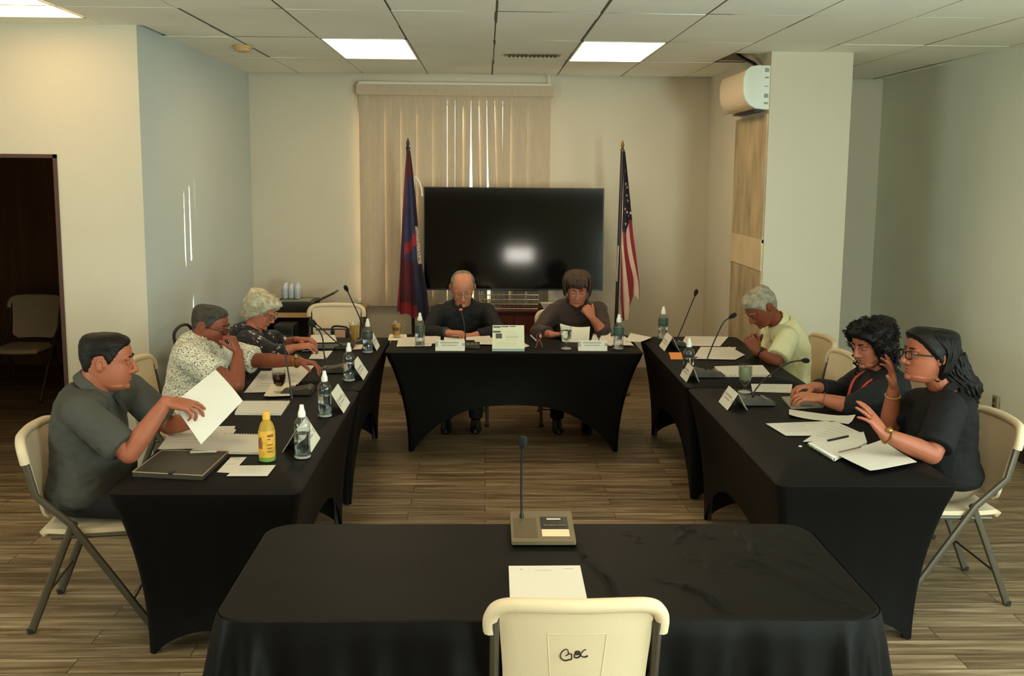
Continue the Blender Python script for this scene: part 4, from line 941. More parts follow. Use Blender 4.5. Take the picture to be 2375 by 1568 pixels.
# ---- right row, far to near
bottle('green labelled bottle at the far end of the right row', (1.361, 7.422, 0.745), 1.04, (44, 72, 58))
bottle('clear bottle of the right row beside the orange note', (1.273, 6.032, 0.745), 1.0)
name_tent('farthest name card of the right row, before the green labelled bottle', tp((1.278, 6.888, 0.745), -1, .22, .11), -PI/2, w=.22, h=.10, sp=.11)
name_tent('middle name card of the right row, in front of the clear bottle', tp((1.223, 5.839, 0.745), -1, .20, .08), -PI/2, w=.20, h=.09, sp=.08)
name_tent('nearest name card of the right row, below the water goblet', tp((1.300, 5.129, 0.745), -1, .20, .11), -PI/2, w=.20, h=.09, sp=.11)
microphone('tall straight microphone at the far end of the right row', (1.405, 7.151, 0.746), PI/2, [(1.397, 7.050, 0.789), (1.406, 7.050, 0.828), (1.441, 7.050, 0.917), (1.484, 7.050, 1.035), (1.519, 7.050, 1.127)], (1.539, 7.050, 1.196), bs=(.11, .15, .04))
microphone('bent microphone of the right row pointing at the yellow shirt', (1.398, 6.029, 0.746), PI/2, [(1.365, 5.950, 0.800), (1.366, 5.950, 0.849), (1.390, 5.950, 0.925), (1.424, 5.950, 1.012), (1.464, 5.950, 1.098), (1.500, 5.950, 1.128)], (1.552, 5.950, 1.158), bs=(.13, .19, .05), col=(70, 66, 58))
microphone('low microphone of the right row reaching towards the clasped hands', (1.495, 5.286, 0.746), PI/2, [(1.413, 5.050, 0.839), (1.439, 5.100, 0.863), (1.548, 5.300, 0.884), (1.696, 5.500, 0.908), (1.784, 5.600, 0.919), (1.854, 5.620, 0.926)], (1.932, 5.640, 0.917), bs=(.13, .19, .05), col=(70, 66, 58))
paper('small orange note beside the clear bottle', [(1.265, 6.572, 0.746), (1.348, 6.574, 0.746), (1.388, 6.834, 0.746), (1.298, 6.832, 0.746)], 0, 'sticky_note', ink=0, cat='note', m=mat('orange note', (234, 150, 78), rough=.6))
paper('white sheets between the tall microphone and the folded hands', [(1.433, 7.097, 0.746), (1.724, 7.085, 0.746), (1.892, 7.510, 0.746), (1.557, 7.521, 0.746)], 1, ink=6)
paper('document with a folded corner before the yellow shirt', [(1.431, 6.575, 0.746), (1.701, 6.549, 0.746), (1.815, 6.726, 0.746), (1.786, 7.050, 0.746)], 2, ink=5)
paper('sheet under the document before the yellow shirt', [(1.446, 6.670, 0.746), (1.672, 6.611, 0.746), (1.837, 7.052, 0.746), (1.576, 7.064, 0.746)], 0, ink=4)
notebook('spiral notebook behind the water goblet of the right row', [(1.481, 5.991, 0.746), (1.787, 5.995, 0.746), (1.825, 6.326, 0.746), (1.496, 6.278, 0.746)], 0, 0)
t = thing('water_goblet', 'footed water glass on the right row beside the low microphone', 'glass', (*(1.509, 5.570, 0.745)[:2], TZ))
b = MB(); b.lathe((0, 0, 0), [(r, z*1.0) for r, z in gp], 24); b.build('goblet', M_gl, t, ang=60)
b = MB(); b.lathe((0, 0, 0), [(.001, .057), (.030, .079), (.037, .11), (.0362, .150), (.001, .151)], 24); b.build('water', mat('cloudy water', (186, 190, 160), rough=.08, trans=.55, ior=1.33), t)
b = MB(); b.lathe((0, 0, 0), [(.0362, -.0002), (.0375, .002), (.0365, .005), (.012, .012)], 24); b.build('foot_rim', mat('bright base edge', (212, 210, 196)), t)
paper('white sheet right of the water goblet, by the clasped hands', [(1.557, 5.578, 0.746), (1.775, 5.546, 0.746), (1.856, 5.782, 0.746), (1.606, 5.790, 0.746)], 0, ink=4)
t = thing('closed_folder', 'grey folder under the clasped hands', 'folder', (*(1.760, 5.303, 0.745)[:2], TZ))
P = [(1.655, 5.157, 0.746), (1.842, 5.188, 0.746), (1.910, 5.459, 0.746), (1.678, 5.413, 0.746)]; c = V(t.location); b = MB(); Q = [V(p)-c for p in P]; Q = [V((p.x, p.y, .001)) for p in Q]
b.add(Q+[p+V((0, 0, .01)) for p in Q], [(3, 2, 1, 0), (4, 5, 6, 7), (0, 1, 5, 4), (1, 2, 6, 5), (2, 3, 7, 6), (3, 0, 4, 7)]); b.build('folder_body', mat('grey folder', (150, 146, 126), rough=.5), t, False)
b = MB(); b.box(((Q[0]+Q[1])/2+V((0, .01, .0125))), (.06, .008, .003)); b.build('folder_tab', M_ink2, t, False)
paper('folded sheets with an upturned corner by the curly-haired woman', [(1.588, 4.977, 0.746), (1.847, 4.828, 0.746), (1.926, 4.943, 0.746), (1.637, 5.137, 0.746)], 1, ink=3, curl=.02)
paper('widest sheet at the left of the near papers, right row', [(1.456, 4.603, 0.746), (1.621, 4.604, 0.746), (1.807, 4.889, 0.746), (1.424, 4.834, 0.746)], 1, ink=5)
paper('sheet under the black pen, right row', [(1.501, 4.481, 0.746), (1.677, 4.467, 0.746), (1.843, 4.621, 0.746), (1.789, 4.871, 0.746)], 3, ink=6)
notebook('cream notepad under the second pen, right row', [(1.545, 4.174, 0.746), (1.789, 4.438, 0.746), (1.843, 4.621, 0.746), (1.510, 4.422, 0.746)], 2, 3, None, (214, 206, 150), .014)
paper('large sheet with a curled corner nearest the table end, right row', [(1.622, 3.974, 0.750), (1.882, 4.110, 0.750), (1.862, 4.446, 0.750), (1.568, 4.240, 0.750)], 7, ink=5, curl=.006)
b = MB(); b.capsule([(1.610, 4.448, 0.768), (1.730, 4.524, 0.768)], .006, 8); tag(b.build('pen', M_black), 'thick black pen on the near papers, right row', 'pen')
b = MB(); b.capsule([(1.578, 4.220, 0.778), (1.707, 4.303, 0.778)], .0035, 8); tag(b.build('pen', mat('brown pen', (96, 76, 54), rough=.4)), 'thin brown pen on the cream notepad', 'pen')
b = MB(); b.lathe((1.471, 4.425, 0.745), [(.008, 0), (.009, .003), (.003, .006), (.001, .006)], 12); tag(b.build('bottle_ring', M_white), 'tiny white ring beside the near papers, right row', 'ring')
# ------------------------------------------------------------------ people
def skin(name, rgb): return mat('skin '+name, rgb, rough=.5, spec=.4, var=.07, vscale=14, bump=.06, bscale=120)
def remesh(b, voxel, it=3, fac=.5):
    """melt overlapping volumes into one continuous surface"""
    me = b.mesh('tmp'); o = bpy.data.objects.new('tmp', me); COL.objects.link(o)
    bm = bmesh.new(); bm.from_mesh(me); bmesh.ops.recalc_face_normals(bm, faces=bm.faces); bm.to_mesh(me); bm.free()
    m = o.modifiers.new('r', 'REMESH'); m.mode = 'VOXEL'; m.voxel_size = voxel; m.use_smooth_shade = True
    s_ = o.modifiers.new('s', 'SMOOTH'); s_.factor = fac; s_.iterations = it
    dg = bpy.context.evaluated_depsgraph_get(); out = bpy.data.meshes.new_from_object(o.evaluated_get(dg), depsgraph=dg)
    bpy.data.objects.remove(o); bpy.data.meshes.remove(me); return out
def frame(f, up=V((0, 0, 1))):
    f = V(f).normalized(); r = f.cross(V(up)).normalized(); u = r.cross(f)
    return Matrix((r, f, u)).transposed()          # columns: right, forward, up
HZ = [-.118, -.112, -.10, -.085, -.068, -.050, -.032, -.014, .004, .022, .040, .058, .074, .090, .102, .110, .114]
HF = [.050, .068, .079, .083, .086, .087, .088, .087, .085, .090, .091, .088, .080, .066, .046, .026, .004]
HB = [.000, -.018, -.036, -.052, -.066, -.078, -.088, -.094, -.098, -.100, -.101, -.099, -.093, -.080, -.060, -.036, -.006]
HW = [.020, .036, .048, .057, .0635, .068, .0715, .074, .0755, .0765, .0765, .0745, .069, .058, .043, .026, .004]
def head_pt(z, a, off=0., jaw=1.):
    """point on the head: a = 0 faces forward, positive towards the right ear; z from chin (-.118) to crown (.114)"""
    f, k, w = float(np.interp(z, HZ, HF)), float(np.interp(z, HZ, HB)), float(np.interp(z, HZ, HW)); z = float(z)
    w *= 1+(jaw-1)*sm(.005, -.06, z) if z < .005 else 1
    c = -.010 if z > -.09 else .02
    if c > f-.005: c = (f+k)/2
    s_, q = math.sin(a), math.cos(a); e = 2/2.25
    x = w*math.copysign(abs(s_)**e, s_); y = c+((f-c) if q > 0 else (c-k))*math.copysign(abs(q)**e, q)
    if q > 0:                                                     # eye sockets, mouth corners
        d = 0
        for sx in (-1, 1): d += .011*math.exp(-((x-sx*.032)/.016)**2-((z-.002)/.011)**2)
        d += .0025*math.exp(-(x/.02)**2-((z+.067)/.004)**2)+.003*math.exp(-(x/.03)**2-((z+.088)/.008)**2)
        y -= d; y += .0035*math.exp(-((abs(x)-.042)/.017)**2-((z+.028)/.020)**2)
    if off:
        n = V((x/(w*w+1e-6), (y-c)/((f-c if q > 0 else c-k)**2+1e-6), (z-.0)/.0135)).normalized()
        return V((x, y, z))+n*float(off)
    return V((x, y, z))
def add_head(b, M, o, s, jaw=1., nose=1.):
    P = lambda p: o+M @ (V(p)*s)
    zs = [z for z in np.interp(np.linspace(0, len(HZ)-1, 46), range(len(HZ)), HZ)]
    b.loft([[P(head_pt(z, 2*PI*k/56, 0, jaw)) for k in range(56)] for z in zs])
    b.tube([P((0, .086, .016)), P((0, .093, .000)), P((0, .101, -.018)), P((0, .107*1+.004*(nose-1), -.034)), P((0, .098, -.043))], [.007*s*nose, .0085*s*nose, .011*s*nose, .013*s*nose, .009*s], 12)
    for sx in (-1, 1):
        b.ell(P((sx*.0135*nose, .092, -.038)), (.009*s*nose, .012*s, .0085*s), M, 12, 8)
        b.ell(P((sx*.034, .079, .020)), (.024*s, .012*s, .007*s), M, 12, 8)          # brow
        b.ell(P((sx*.032, .078, .004)), (.0145*s, .0105*s, .0095*s), M, 12, 8)        # lids
        E = M @ Matrix.Rotation(sx*.35, 3, 'Z') @ Matrix.Rotation(-.15, 3, 'X')
        b.ell(P((sx*.0775, -.014, -.004)), (.007*s, .0155*s, .027*s), E, 14, 10)
        b.tube([P((sx*.080+E_[0]*sx, -.014+E_[1], -.004+E_[2])) for E_ in [(.004+.006*max(0, -math.cos(t)), -.017*math.cos(t) if False else .013*math.cos(t), .026*math.sin(t)) for t in [(-1.2+k*.42) + .9 for k in range(11)]]], .0042*s, 8)
    b.ell(P((0, .083, -.060)), (.024*s, .009*s, .006*s), M, 12, 8); b.ell(P((0, .081, -.0735)), (.021*s, .009*s, .0065*s), M, 12, 8)
    b.ell(P((0, .074, -.099)), (.021*s, .014*s, .014*s), M, 12, 8)
def add_hand(b, w, d, n, side, s=1., curl=20, spread=1., thumb=25, fist=0):
    """palm, four separate bent fingers and a thumb; side +1 right, -1 left"""
    d = V(d).normalized(); n = V(n); n = (n-d*n.dot(d)).normalized(); t = d.cross(n)*side     # t points to the thumb side
    R = Matrix((t, d, n)).transposed(); P = lambda x, y, z: V(w)+R @ (V((x, y, z))*s)
    def rg(y, hw, hd, z=0): return [P(hw*math.copysign(abs(math.cos(q))**.8, math.cos(q)), y, z+hd*math.copysign(abs(math.sin(q))**.8, math.sin(q))) for q in [2*PI*k/16 for k in range(16)]]
    b.loft([rg(-.02, .026, .019), rg(.0, .028, .0185), rg(.03, .036, .0175), rg(.06, .041, .0155), rg(.085, .041, .013), rg(.096, .037, .010)])
    b.ell(P(.024, .035, .008), (.016*s, .026*s, .013*s), R, 12, 8)
    cs = curl if hasattr(curl, '__len__') else [curl]*4
    for (x, y0, L, r, fan), c in zip(((.030, .088, .074, .0088, .13), (.0105, .094, .082, .0090, .03), (-.0105, .091, .076, .0086, -.07), (-.030, .083, .060, .0078, -.18)), cs):
        p = P(x, y0-.012, 0); pts = [p]; rr = [r*s*1.05]; a = fan*spread; v = (d*math.cos(a)+t*math.sin(a)).normalized(); ax = v.cross(n).normalized(); ang = 0
        p = p+v*.012*s
        pts.append(p); rr.append(r*s*1.06)
        for k, (fr, cc) in enumerate(((.46, 1.), (.30, 1.15), (.24, .8))):
            ang += math.radians(c*cc); q = v*math.cos(ang)+n*math.sin(ang)
            for h in (.5, 1.):
                pts.append(p+q*L*s*fr*h); rr.append(r*s*(1-.10*k-.06*h)*(1.05 if h == 1 and k < 2 else 1))
            p = p+q*L*s*fr
        b.capsule(pts, rr, 12)
    th = math.radians(thumb); v = (t*.66+d*.66+n*.30).normalized()
    q = (v*math.cos(th)+(d*.8-t*.4+n*.5).normalized()*math.sin(th)).normalized()
    p0 = P(.020, .018, .004); p1 = p0+v*.040*s; p2 = p1+q*.032*s; p3 = p2+(q+n*.12).normalized()*.024*s
    b.capsule([p0, (p0+p1)/2, p1, (p1+p2)/2, p2, p3], [.014*s, .0135*s, .0118*s, .011*s, .0105*s, .0085*s], 12)
def limb(b, pts, rad, n=16):
    b.capsule(cat_rom(pts, 5), list(np.interp(np.linspace(0, len(rad)-1, (len(pts)-1)*5+1), range(len(rad)), rad)), n)
TOR = [(-.16, .135, .10, 0), (-.06, .168, .122, 0), (.06, .174, .132, .0), (.2, .165, .130, .012), (.36, .160, .128, .018), (.54, .166, .124, .012), (.70, .176, .114, .002), (.82, .170, .098, -.006), (.91, .128, .078, -.012), (.97, .085, .064, -.010), (1.0, .071, .060, -.008), (1.03, .060, .056, -.004)]
def torso_rings(J, S, inf=0., t0=-9, t1=9, n=28):
    hip, nk = J['hip'], J['neck']; mid = (hip+nk)/2-J['fw']*S.get('slouch', .02)
    rs, rh = (J['sr']-J['sl']).normalized(), J['hr']; C = cat_rom([hip-(mid-hip)*.4, hip, mid, nk, nk+(nk-mid)*.4], 12)
    def at(t): k = 12+(t*24); i = int(max(0, min(len(C)-2, math.floor(k)))); return C[i]+(C[i+1]-C[i])*(k-i)
    out = []
    for t, w, d, fo in TOR:
        if t < t0-1e-6 or t > t1+1e-6: continue
        c = at(t); ax = (at(t+.05)-at(t-.05)).normalized(); r = rh.lerp(rs, max(0, min(1, t))); r = (r-ax*r.dot(ax)).normalized(); f = ax.cross(r)
        bl = S.get('belly', 0)*math.exp(-((t-.25)/.22)**2)
        W, D = w*S['w']+inf, d*S['d']+inf+bl*.5; c = c+f*(fo*S['d']+bl*.5)
        if inf and t > .85: W += .008; D += .010
        out.append([c+r*W*math.copysign(abs(math.cos(q))**.85, math.cos(q))+f*D*math.copysign(abs(math.sin(q))**.9, math.sin(q)) for q in [2*PI*k/n for k in range(n)]])
    return out
def wrinkle(me, amp, sc, seed=0, dirv=(1, 1, 1)):
    nv = len(me.vertices); co = np.empty(nv*3); me.vertices.foreach_get('co', co); co = co.reshape(-1, 3); no = np.empty(nv*3); me.vertices.foreach_get('normal', no); no = no.reshape(-1, 3)
    d = np.array([noise.noise((p[0]*sc*dirv[0]+seed, p[1]*sc*dirv[1], p[2]*sc*dirv[2]))+.5*noise.noise((p[0]*sc*2.2*dirv[0], p[1]*sc*2.2*dirv[1]+seed, p[2]*sc*2.2*dirv[2])) for p in co])
    d = 1-np.abs(d)*2.2
    co += no*(amp*d)[:, None]; me.vertices.foreach_set('co', co.ravel()); me.update()
HL = ([0, 35, 52, 66, 78, 90, 104, 118, 135, 180], [.070, .066, .052, .020, -.012, .030, .026, -.020, -.055, -.072])
def hair_shell(P, s, t, line=HL, amp=.002, sc=60, top=None, seed=0, nb=72, nz=48):
    b = MB(); zs = np.interp(np.linspace(0, len(HZ)-1, nz), range(len(HZ)), HZ); rings = []
    for z in zs:
        row = []
        for k in range(nb):
            a = 2*PI*k/nb; deg = abs((math.degrees(a)+180) % 360-180); zl = np.interp(deg, line[0], line[1])
            m = float(sm(zl-.008, zl+.014, z)); th = t(deg, z) if callable(t) else t
            p = head_pt(z, a); nz_ = noise.noise(p*sc+V((seed, 0, 0)))*amp+noise.noise(p*sc*.4+V((0, seed, 0)))*amp
            row.append(P(head_pt(z, a, -.009*(1-m)+(th+nz_)*m)))
        rings.append(row)
    b.loft(rings); return b
def add_curls(b, P, s, n, rnd, region, size, wire=.0022, out=.02):
    for _ in range(n):
        a, z = region(rnd); p = head_pt(z, a, out*rnd.uniform(.2, 1.1)); nn = (p-V((0, -.01, .0))).normalized()
        ax = (V((rnd.uniform(-1, 1), rnd.uniform(-1, 1), rnd.uniform(-1.4, .4)))-nn*.2).normalized(); e1 = ax.orthogonal().normalized(); e2 = ax.cross(e1)
        R = size*rnd.uniform(.6, 1.2); L = size*rnd.uniform(1.2, 3.2); q0 = rnd.uniform(0, 6); w = rnd.uniform(1.2, 2.4)
        b.tube([P(p+ax*L*(k/12-.3)+(e1*math.cos(q0+w*2*PI*k/12)+e2*math.sin(q0+w*2*PI*k/12))*R) for k in range(13)], [wire*s*(1.1-.06*k) for k in range(13)], 5)
def person(label, J, S):
    rnd = random.Random(S.get('seed', 1)); J = {k: V(v) for k, v in J.items()}
    fw = J['fw'] = V(J['fw']).normalized(); J['hr'] = fw.cross(V((0, 0, 1))).normalized()
    t = thing('person', label, 'person', (J['hip'].x, J['hip'].y, 0)); s = S.get('s', 1.1); A = S.get('arm', 1.); vx = S.get('vox', .0038)
    M = frame(J['hf'], J.get('hu', V((0, 0, 1)))); HO = J['head']; P = lambda p: HO+M @ (V(p)*s)
    sk = S['skin']
    # --- body: one skin
    b = MB(); b.loft(torso_rings(J, S)); add_head(b, M, HO, s, S.get('jaw', 1.), S.get('nose', 1.))
    b.tube(cat_rom([J['neck']-(P((0, -.02, -.07))-J['neck'])*.3, J['neck'], J['neck'].lerp(P((0, -.024, -.05)), .55), P((0, -.024, -.045))], 4), [.040*s, .045*s, .050*s, .054*s]+[.056*s*S.get('nk', 1)]*9, 18)
    for d_, sd in (('r', 1), ('l', -1)):
        sh, el, wr_ = J['s'+d_], J['e'+d_], J['w'+d_]
        limb(b, [J['neck'].lerp(sh, .45)-V((0, 0, .04)), sh], [.055*A, .058*A])
        limb(b, [sh, sh.lerp(el, .5), el], [.057*A, .050*A, .041*A]); limb(b, [el, el.lerp(wr_, .33), el.lerp(wr_, .7), wr_], [.041*A, .043*A, .035*A, .027*A])
        hd = S.get('h'+d_)
        if hd: add_hand(b, wr_, hd[0], hd[1], sd, S.get('hs', 1.05), *hd[2:])
    body = link('body', remesh(b, vx, 2), sk, t, True, True, 0)
    # --- eyes, brows, lips
    for sx in (-1, 1):
        b = MB(); b.ell(P((sx*.032, .0800, -.0005)), (.0105*s, .0106*s, .0038*s), M, 14, 10); e = b.build('eye', mat('eye white', (150, 128, 108), rough=.3), t, world=True)
        b = MB(); b.ell(P((sx*.032, .0897, -.0008)), (.0046*s, .0022*s, .0036*s), M, 12, 8); b.build('iris', mat('dark iris', (34, 22, 16), rough=.15), e, world=True)
        b = MB(); b.tube([P((sx*x_, y_, z_)) for x_, y_, z_ in ((.014, .0945, .0235), (.024, .0945, .0265), (.036, .089, .0275), (.048, .078, .0225))], [.0025*s, .0034*s, .003*s, .0015*s], 8); b.build('eyebrow', S.get('brow', S['hair']), t, world=True)
    lp = mat('lips', (150, 84, 70), rough=.45)
    b = MB(); b.ell(P((0, .0875, -.0605)), (.021*s, .0062*s, .0040*s), M, 14, 8); b.ell(P((0, .0862, -.0715)), (.0185*s, .0062*s, .0046*s), M, 14, 8); b.build('lips', lp, t, world=True)
    # --- clothes
    inf = S.get('inf', .014); b = MB(); b.loft(torso_rings(J, S, inf, t1=S.get('top', 1.0)))
    for d_ in 'rl':
        sh, el, wr_ = J['s'+d_], J['e'+d_], J['w'+d_]; L = S.get('sleeve', .8); L = L.get(d_) if isinstance(L, dict) else L; fl = S.get('flare', .022)
        limb(b, [J['neck'].lerp(sh, .45)-V((0, 0, .045)), sh], [.066*A+inf, .058*A+inf])
        if L <= 1: b.tube(cat_rom([sh, sh.lerp(el, L*.5), sh.lerp(el, L)], 5), list(np.linspace(.059*A+inf, .046*A+fl, 11)), 20); b.ell(sh, [.054*A+inf]*3)
        else:
            limb(b, [sh, sh.lerp(el, .5), el], [.060*A+inf, .053*A+inf, .047*A+inf])
            limb(b, [el, el.lerp(wr_, (L-1)*.5)], [.047*A+inf]*2); b.tube([el, el.lerp(wr_, L-1)], [.047*A+inf, .036*A+fl*.6], 20)
    me = remesh(b, .0065, 9); wrinkle(me, S.get('wr', .0035), S.get('wsc', 9), S.get('seed', 1), S.get('wdir', (1, 1, 1.6)))
    shirt = link(S.get('cloth', 'shirt'), me, S['shirt'], t, True, True, 0)
    b = MB(); hp, kn = J['hip'], []
    for sd in (1, -1):
        h0 = hp+J['hr']*.085*sd; k0 = hp+J['hr']*.115*sd+fw*.37+V((0, 0, -.045)); a0 = k0+fw*S.get('foot', -.02); a0.z = .085
        b.capsule(cat_rom([h0, h0.lerp(k0, .5), k0], 5), list(np.linspace(.098, .068, 11)), 18); b.tube(cat_rom([k0, k0.lerp(a0, .5), a0], 5), list(np.linspace(.07, .055, 11)), 18); kn.append(a0)
    b.ell(hp+V((0, 0, -.01)), (.17*S['w'], .14*S['d'], .105), frame(fw))
    link('trousers', remesh(b, .009, 3), S['pants'], t, True, True, 0)
    for a0 in kn:
        b = MB(); F = frame(fw); b.loft([[a0+F @ V((w_*math.cos(q), y_+l_*math.sin(q), z_-.085)) for q in [2*PI*k/18 for k in range(18)]] for w_, l_, y_, z_ in ((.042, .125, .06, 0.001), (.046, .132, .06, .014), (.044, .126, .058, .035), (.038, .085, .02, .06), (.036, .05, -.01, .085), (.03, .04, -.012, .10))])
        b.build('shoe', S.get('shoes', M_black), t, world=True)
    # --- collar
    if S.get('collar'):
        ch, cr, gap = S['collar']; b = MB(); ax = (P((0, -.024, -.05))-J['neck']).normalized(); r0 = (J['sr']-J['sl']).normalized(); r0 = (r0-ax*r0.dot(ax)).normalized(); f0 = ax.cross(r0)
        G_ = []
        for (dr, dz) in ((.010, -.012), (.006, ch*.55), (.009, ch), (.016, ch*.95), (.026, ch*.35), (.034, -.004)):
            row = []
            for k in range(33):
                q = gap+(2*PI-2*gap)*k/32; fr = math.cos(q)
                row.append(J['neck']+ax*(dz+S.get('cz', 0)+.012-.030*max(0, fr))+(f0*math.cos(q)+r0*math.sin(q))*(cr+dr*(1+.5*max(0, fr))))
            G_.append(row)
        b.sheet(G_, .003); b.build('collar', S.get('collarmat', S['shirt']), shirt, world=True)
    # --- hair
    st = S['style']; hm = S['hair']
    if st == 'short':
        b = hair_shell(P, s, lambda dg, z: .0035+.012*sm(.035, .10, z)+.004*sm(120, 180, dg)*sm(-.04, .04, z), amp=.003, sc=70)
    elif st == 'grey_short':
        b = hair_shell(P, s, lambda dg, z: .011+.008*sm(.05, .1, z)+.006*sm(100, 180, dg)*sm(-.06, .03, z), amp=.005, sc=55, line=([0, 35, 52, 66, 78, 90, 104, 118, 135, 180], [.060, .056, .044, .014, -.018, .026, .022, -.028, -.06, -.078]))
    elif st == 'bald':
        b = hair_shell(P, s, lambda dg, z: .006-.0085*sm(.06, .095, z)*sm(150, 60, dg) if dg < 150 else .006, amp=.0012, sc=90, line=([0, 30, 48, 62, 78, 90, 104, 118, 135, 180], [.108, .106, .096, .055, -.005, .028, .024, -.022, -.055, -.07]))
    elif st == 'bob':
        b = hair_shell(P, s, lambda dg, z: .014+.014*sm(.05, .112, z)+.006*sm(60, 120, dg)*sm(-.08, .0, z), amp=.005, sc=30, line=([0, 30, 50, 68, 80, 95, 110, 135, 180], [.050, .046, .03, -.002, -.012, -.04, -.055, -.075, -.085]))
        for k in range(210):
            a = rnd.uniform(-PI, PI); z0 = rnd.uniform(.100, .1139) if k % 3 else .1139; fr = abs(a) < 1.0; L_ = rnd.uniform(.055, .075) if fr else rnd.uniform(.08, .17); tw = rnd.uniform(-.25, .25)+(.25 if fr else 0)
            b.tube([P(head_pt(z0-L_*j/6, a+tw*j/6, (.030-.007*sm(.0, .5, j/6))+.003*math.sin(k+j)+.004*math.sin(PI*j/6)-(.006*j/6 if fr else .004*j/6))) for j in range(7)], [.003*s, .0055*s, .006*s, .006*s, .0055*s, .0045*s, .0015*s], 6)
    elif st in ('curly', 'curly_dark'):
        big = .030 if st == 'curly' else .034
        ln = ([0, 30, 50, 66, 80, 95, 110, 135, 180], [.056, .05, .028, -.006, -.03, -.055, -.07, -.085, -.09]) if st == 'curly' else ([0, 30, 48, 62, 75, 90, 110, 135, 180], [.058, .05, .03, -.02, -.07, -.10, -.11, -.115, -.118])
        b = hair_shell(P, s, lambda dg, z: big*(.75+.35*sm(.0, .09, z))+.008*sm(90, 170, dg), amp=.014, sc=34, line=ln, seed=5)
        def reg(r):
            while True:
                a = r.uniform(-PI, PI); z = r.uniform(-.09, .112); zl = np.interp(abs(math.degrees(a)), ln[0], ln[1])
                if z > zl+.006: return a, z
        add_curls(b, P, s, 460 if st == 'curly' else 620, rnd, reg, .009 if st == 'curly' else .012, .0019 if st == 'curly' else .0024, big*1.15)
        if st == 'curly_dark':
            for k in range(70):
                a = math.radians(rnd.choice([-1, 1])*rnd.uniform(70, 180)); p = head_pt(rnd.uniform(-.10, -.02), a, .03); w0 = rnd.uniform(0, 6); L = rnd.uniform(.05, .11)
                b.tube([P(p+V((.010*math.sin(w0+j*1.3)+.012*math.sin(a)*j/8, .010*math.cos(w0+j*1.3)-.006*j/8, -L*j/8))) for j in range(9)], [.006*s*(1.1-.1*j) for j in range(9)], 6)
    elif st == 'long':
        b = hair_shell(P, s, lambda dg, z: .016+.010*sm(.03, .1, z)+.010*sm(100, 170, dg), amp=.003, sc=40, line=([0, 25, 45, 60, 75, 88, 105, 135, 180], [.066, .062, .050, .030, .008, -.015, -.075, -.11, -.118]))
        tail = [HO+M @ (V((0, -.075, .02))*s), HO+M @ (V((0, -.115, -.06))*s), J['tail']+V((-.015, 0, .09)), J['tail']]
        TC = cat_rom(tail, 8); b.tube(TC, list(np.interp(np.linspace(0, 1, len(TC)), [0, .3, .6, .85, 1], [.074*s, .080*s, .062*s, .038*s, .010*s])), 16, flat=.9)
        for k in range(130):
            a = rnd.uniform(0, 2*PI); w0 = rnd.uniform(0, 6); fr = rnd.uniform(.9, 1.08); pts = []; L = rnd.uniform(.85, 1.12)
            for j in range(22):
                u = j/21*L; i_ = min(len(TC)-2, int(u*(len(TC)-1))); c = TC[i_].lerp(TC[i_+1], min(1.5, u*(len(TC)-1)-i_)); R_ = np.interp(u, [0, .3, .6, .85, 1, 1.2], [.070, .080, .063, .042, .026, .02])*s*fr
                amp = .003+.016*sm(.55, 1.1, u)
                pts.append(c+V((R_*math.cos(a)+amp*math.cos(w0+j*1.0), R_*math.sin(a)+amp*math.sin(w0+j*1.0), amp*.6*math.sin(w0*2+j*1.1))))
            b.tube(pts, [.0055*s]*16+[.005*s, .0045*s, .004*s, .0035*s, .003*s, .002*s], 6)
        for k in range(220):
            a = math.radians(rnd.choice([-1, 1])*rnd.uniform(60, 170)); a1 = math.copysign(max(abs(a), 1.75), a)
            b.tube([P(head_pt(.104-.17*j/8, a+(a1-a)*min(1, j/3.5), .0225+.002*math.sin(k+j*.8))) for j in range(9)], [.0025*s, .003*s]+[.0036*s]*6+[.002*s], 5)
    b.build('hair', hm, t, world=True, ang=0 if st != 'short' else 0)
    # --- extras
    if S.get('glasses'):
        g = S['glasses']; b = MB(); rw = .0028*s if g == 'thick' else .0015*s; gm = M_black if g != 'wire' else mat('thin spectacle wire', (120, 110, 84), rough=.3, metal=.8)
        for sx in (-1, 1):
            b.tube([P((sx*.034+.022*math.copysign(abs(math.cos(q))**.7, math.cos(q)), .105-.006*abs(math.cos(q))*(1 if math.cos(q)*sx > 0 else 0), -.003+.0165*math.copysign(abs(math.sin(q))**.75, math.sin(q)))) for q in [2*PI*k/24 for k in range(25)]], rw, 6)
            b.tube([P((sx*.056, .098, .004)), P((sx*.074, .07, .006)), P((sx*.080, .02, .008)), P((sx*.081, -.016, .006)), P((sx*.079, -.026, -.008))], rw*1.1, 6)
        b.tube([P((-.012, .105, .002)), P((0, .108, .006)), P((.012, .105, .002))], rw, 6); G0 = b.build('glasses', gm, t, world=True)
        b = MB()
        for sx in (-1, 1): b.add([P((sx*.034+.021*math.copysign(abs(math.cos(q))**.7, math.cos(q)), .1045, -.003+.0155*math.copysign(abs(math.sin(q))**.75, math.sin(q)))) for q in [2*PI*k/20 for k in range(20)]], [tuple(range(20))])
        b.build('lens', mat_glass('lens glass '+g, (.985, .985, .98) if g != 'dark' else (.45, .42, .4), .02), G0, False, world=True)
    for key, nm, off, mt, r in S.get('band', ()):
        w_, e_ = J['w'+key], J['e'+key]; d_ = (w_-e_).normalized(); c = w_-d_*off; x_ = d_.orthogonal().normalized(); y_ = d_.cross(x_)
        rr = float(np.interp(off, [0, .1], [.030, .034]))*A+.003; b = MB(); b.tube([c+(x_*math.cos(q)+y_*math.sin(q))*rr for q in [2*PI*k/20 for k in range(21)]], r, 8)
        if nm == 'wristwatch': b.ell(c+V((0, -rr*.6, rr*.8)), (.016, .012, .012))
        b.build(nm, mt, t, world=True)
    return t, shirt, M, P, J

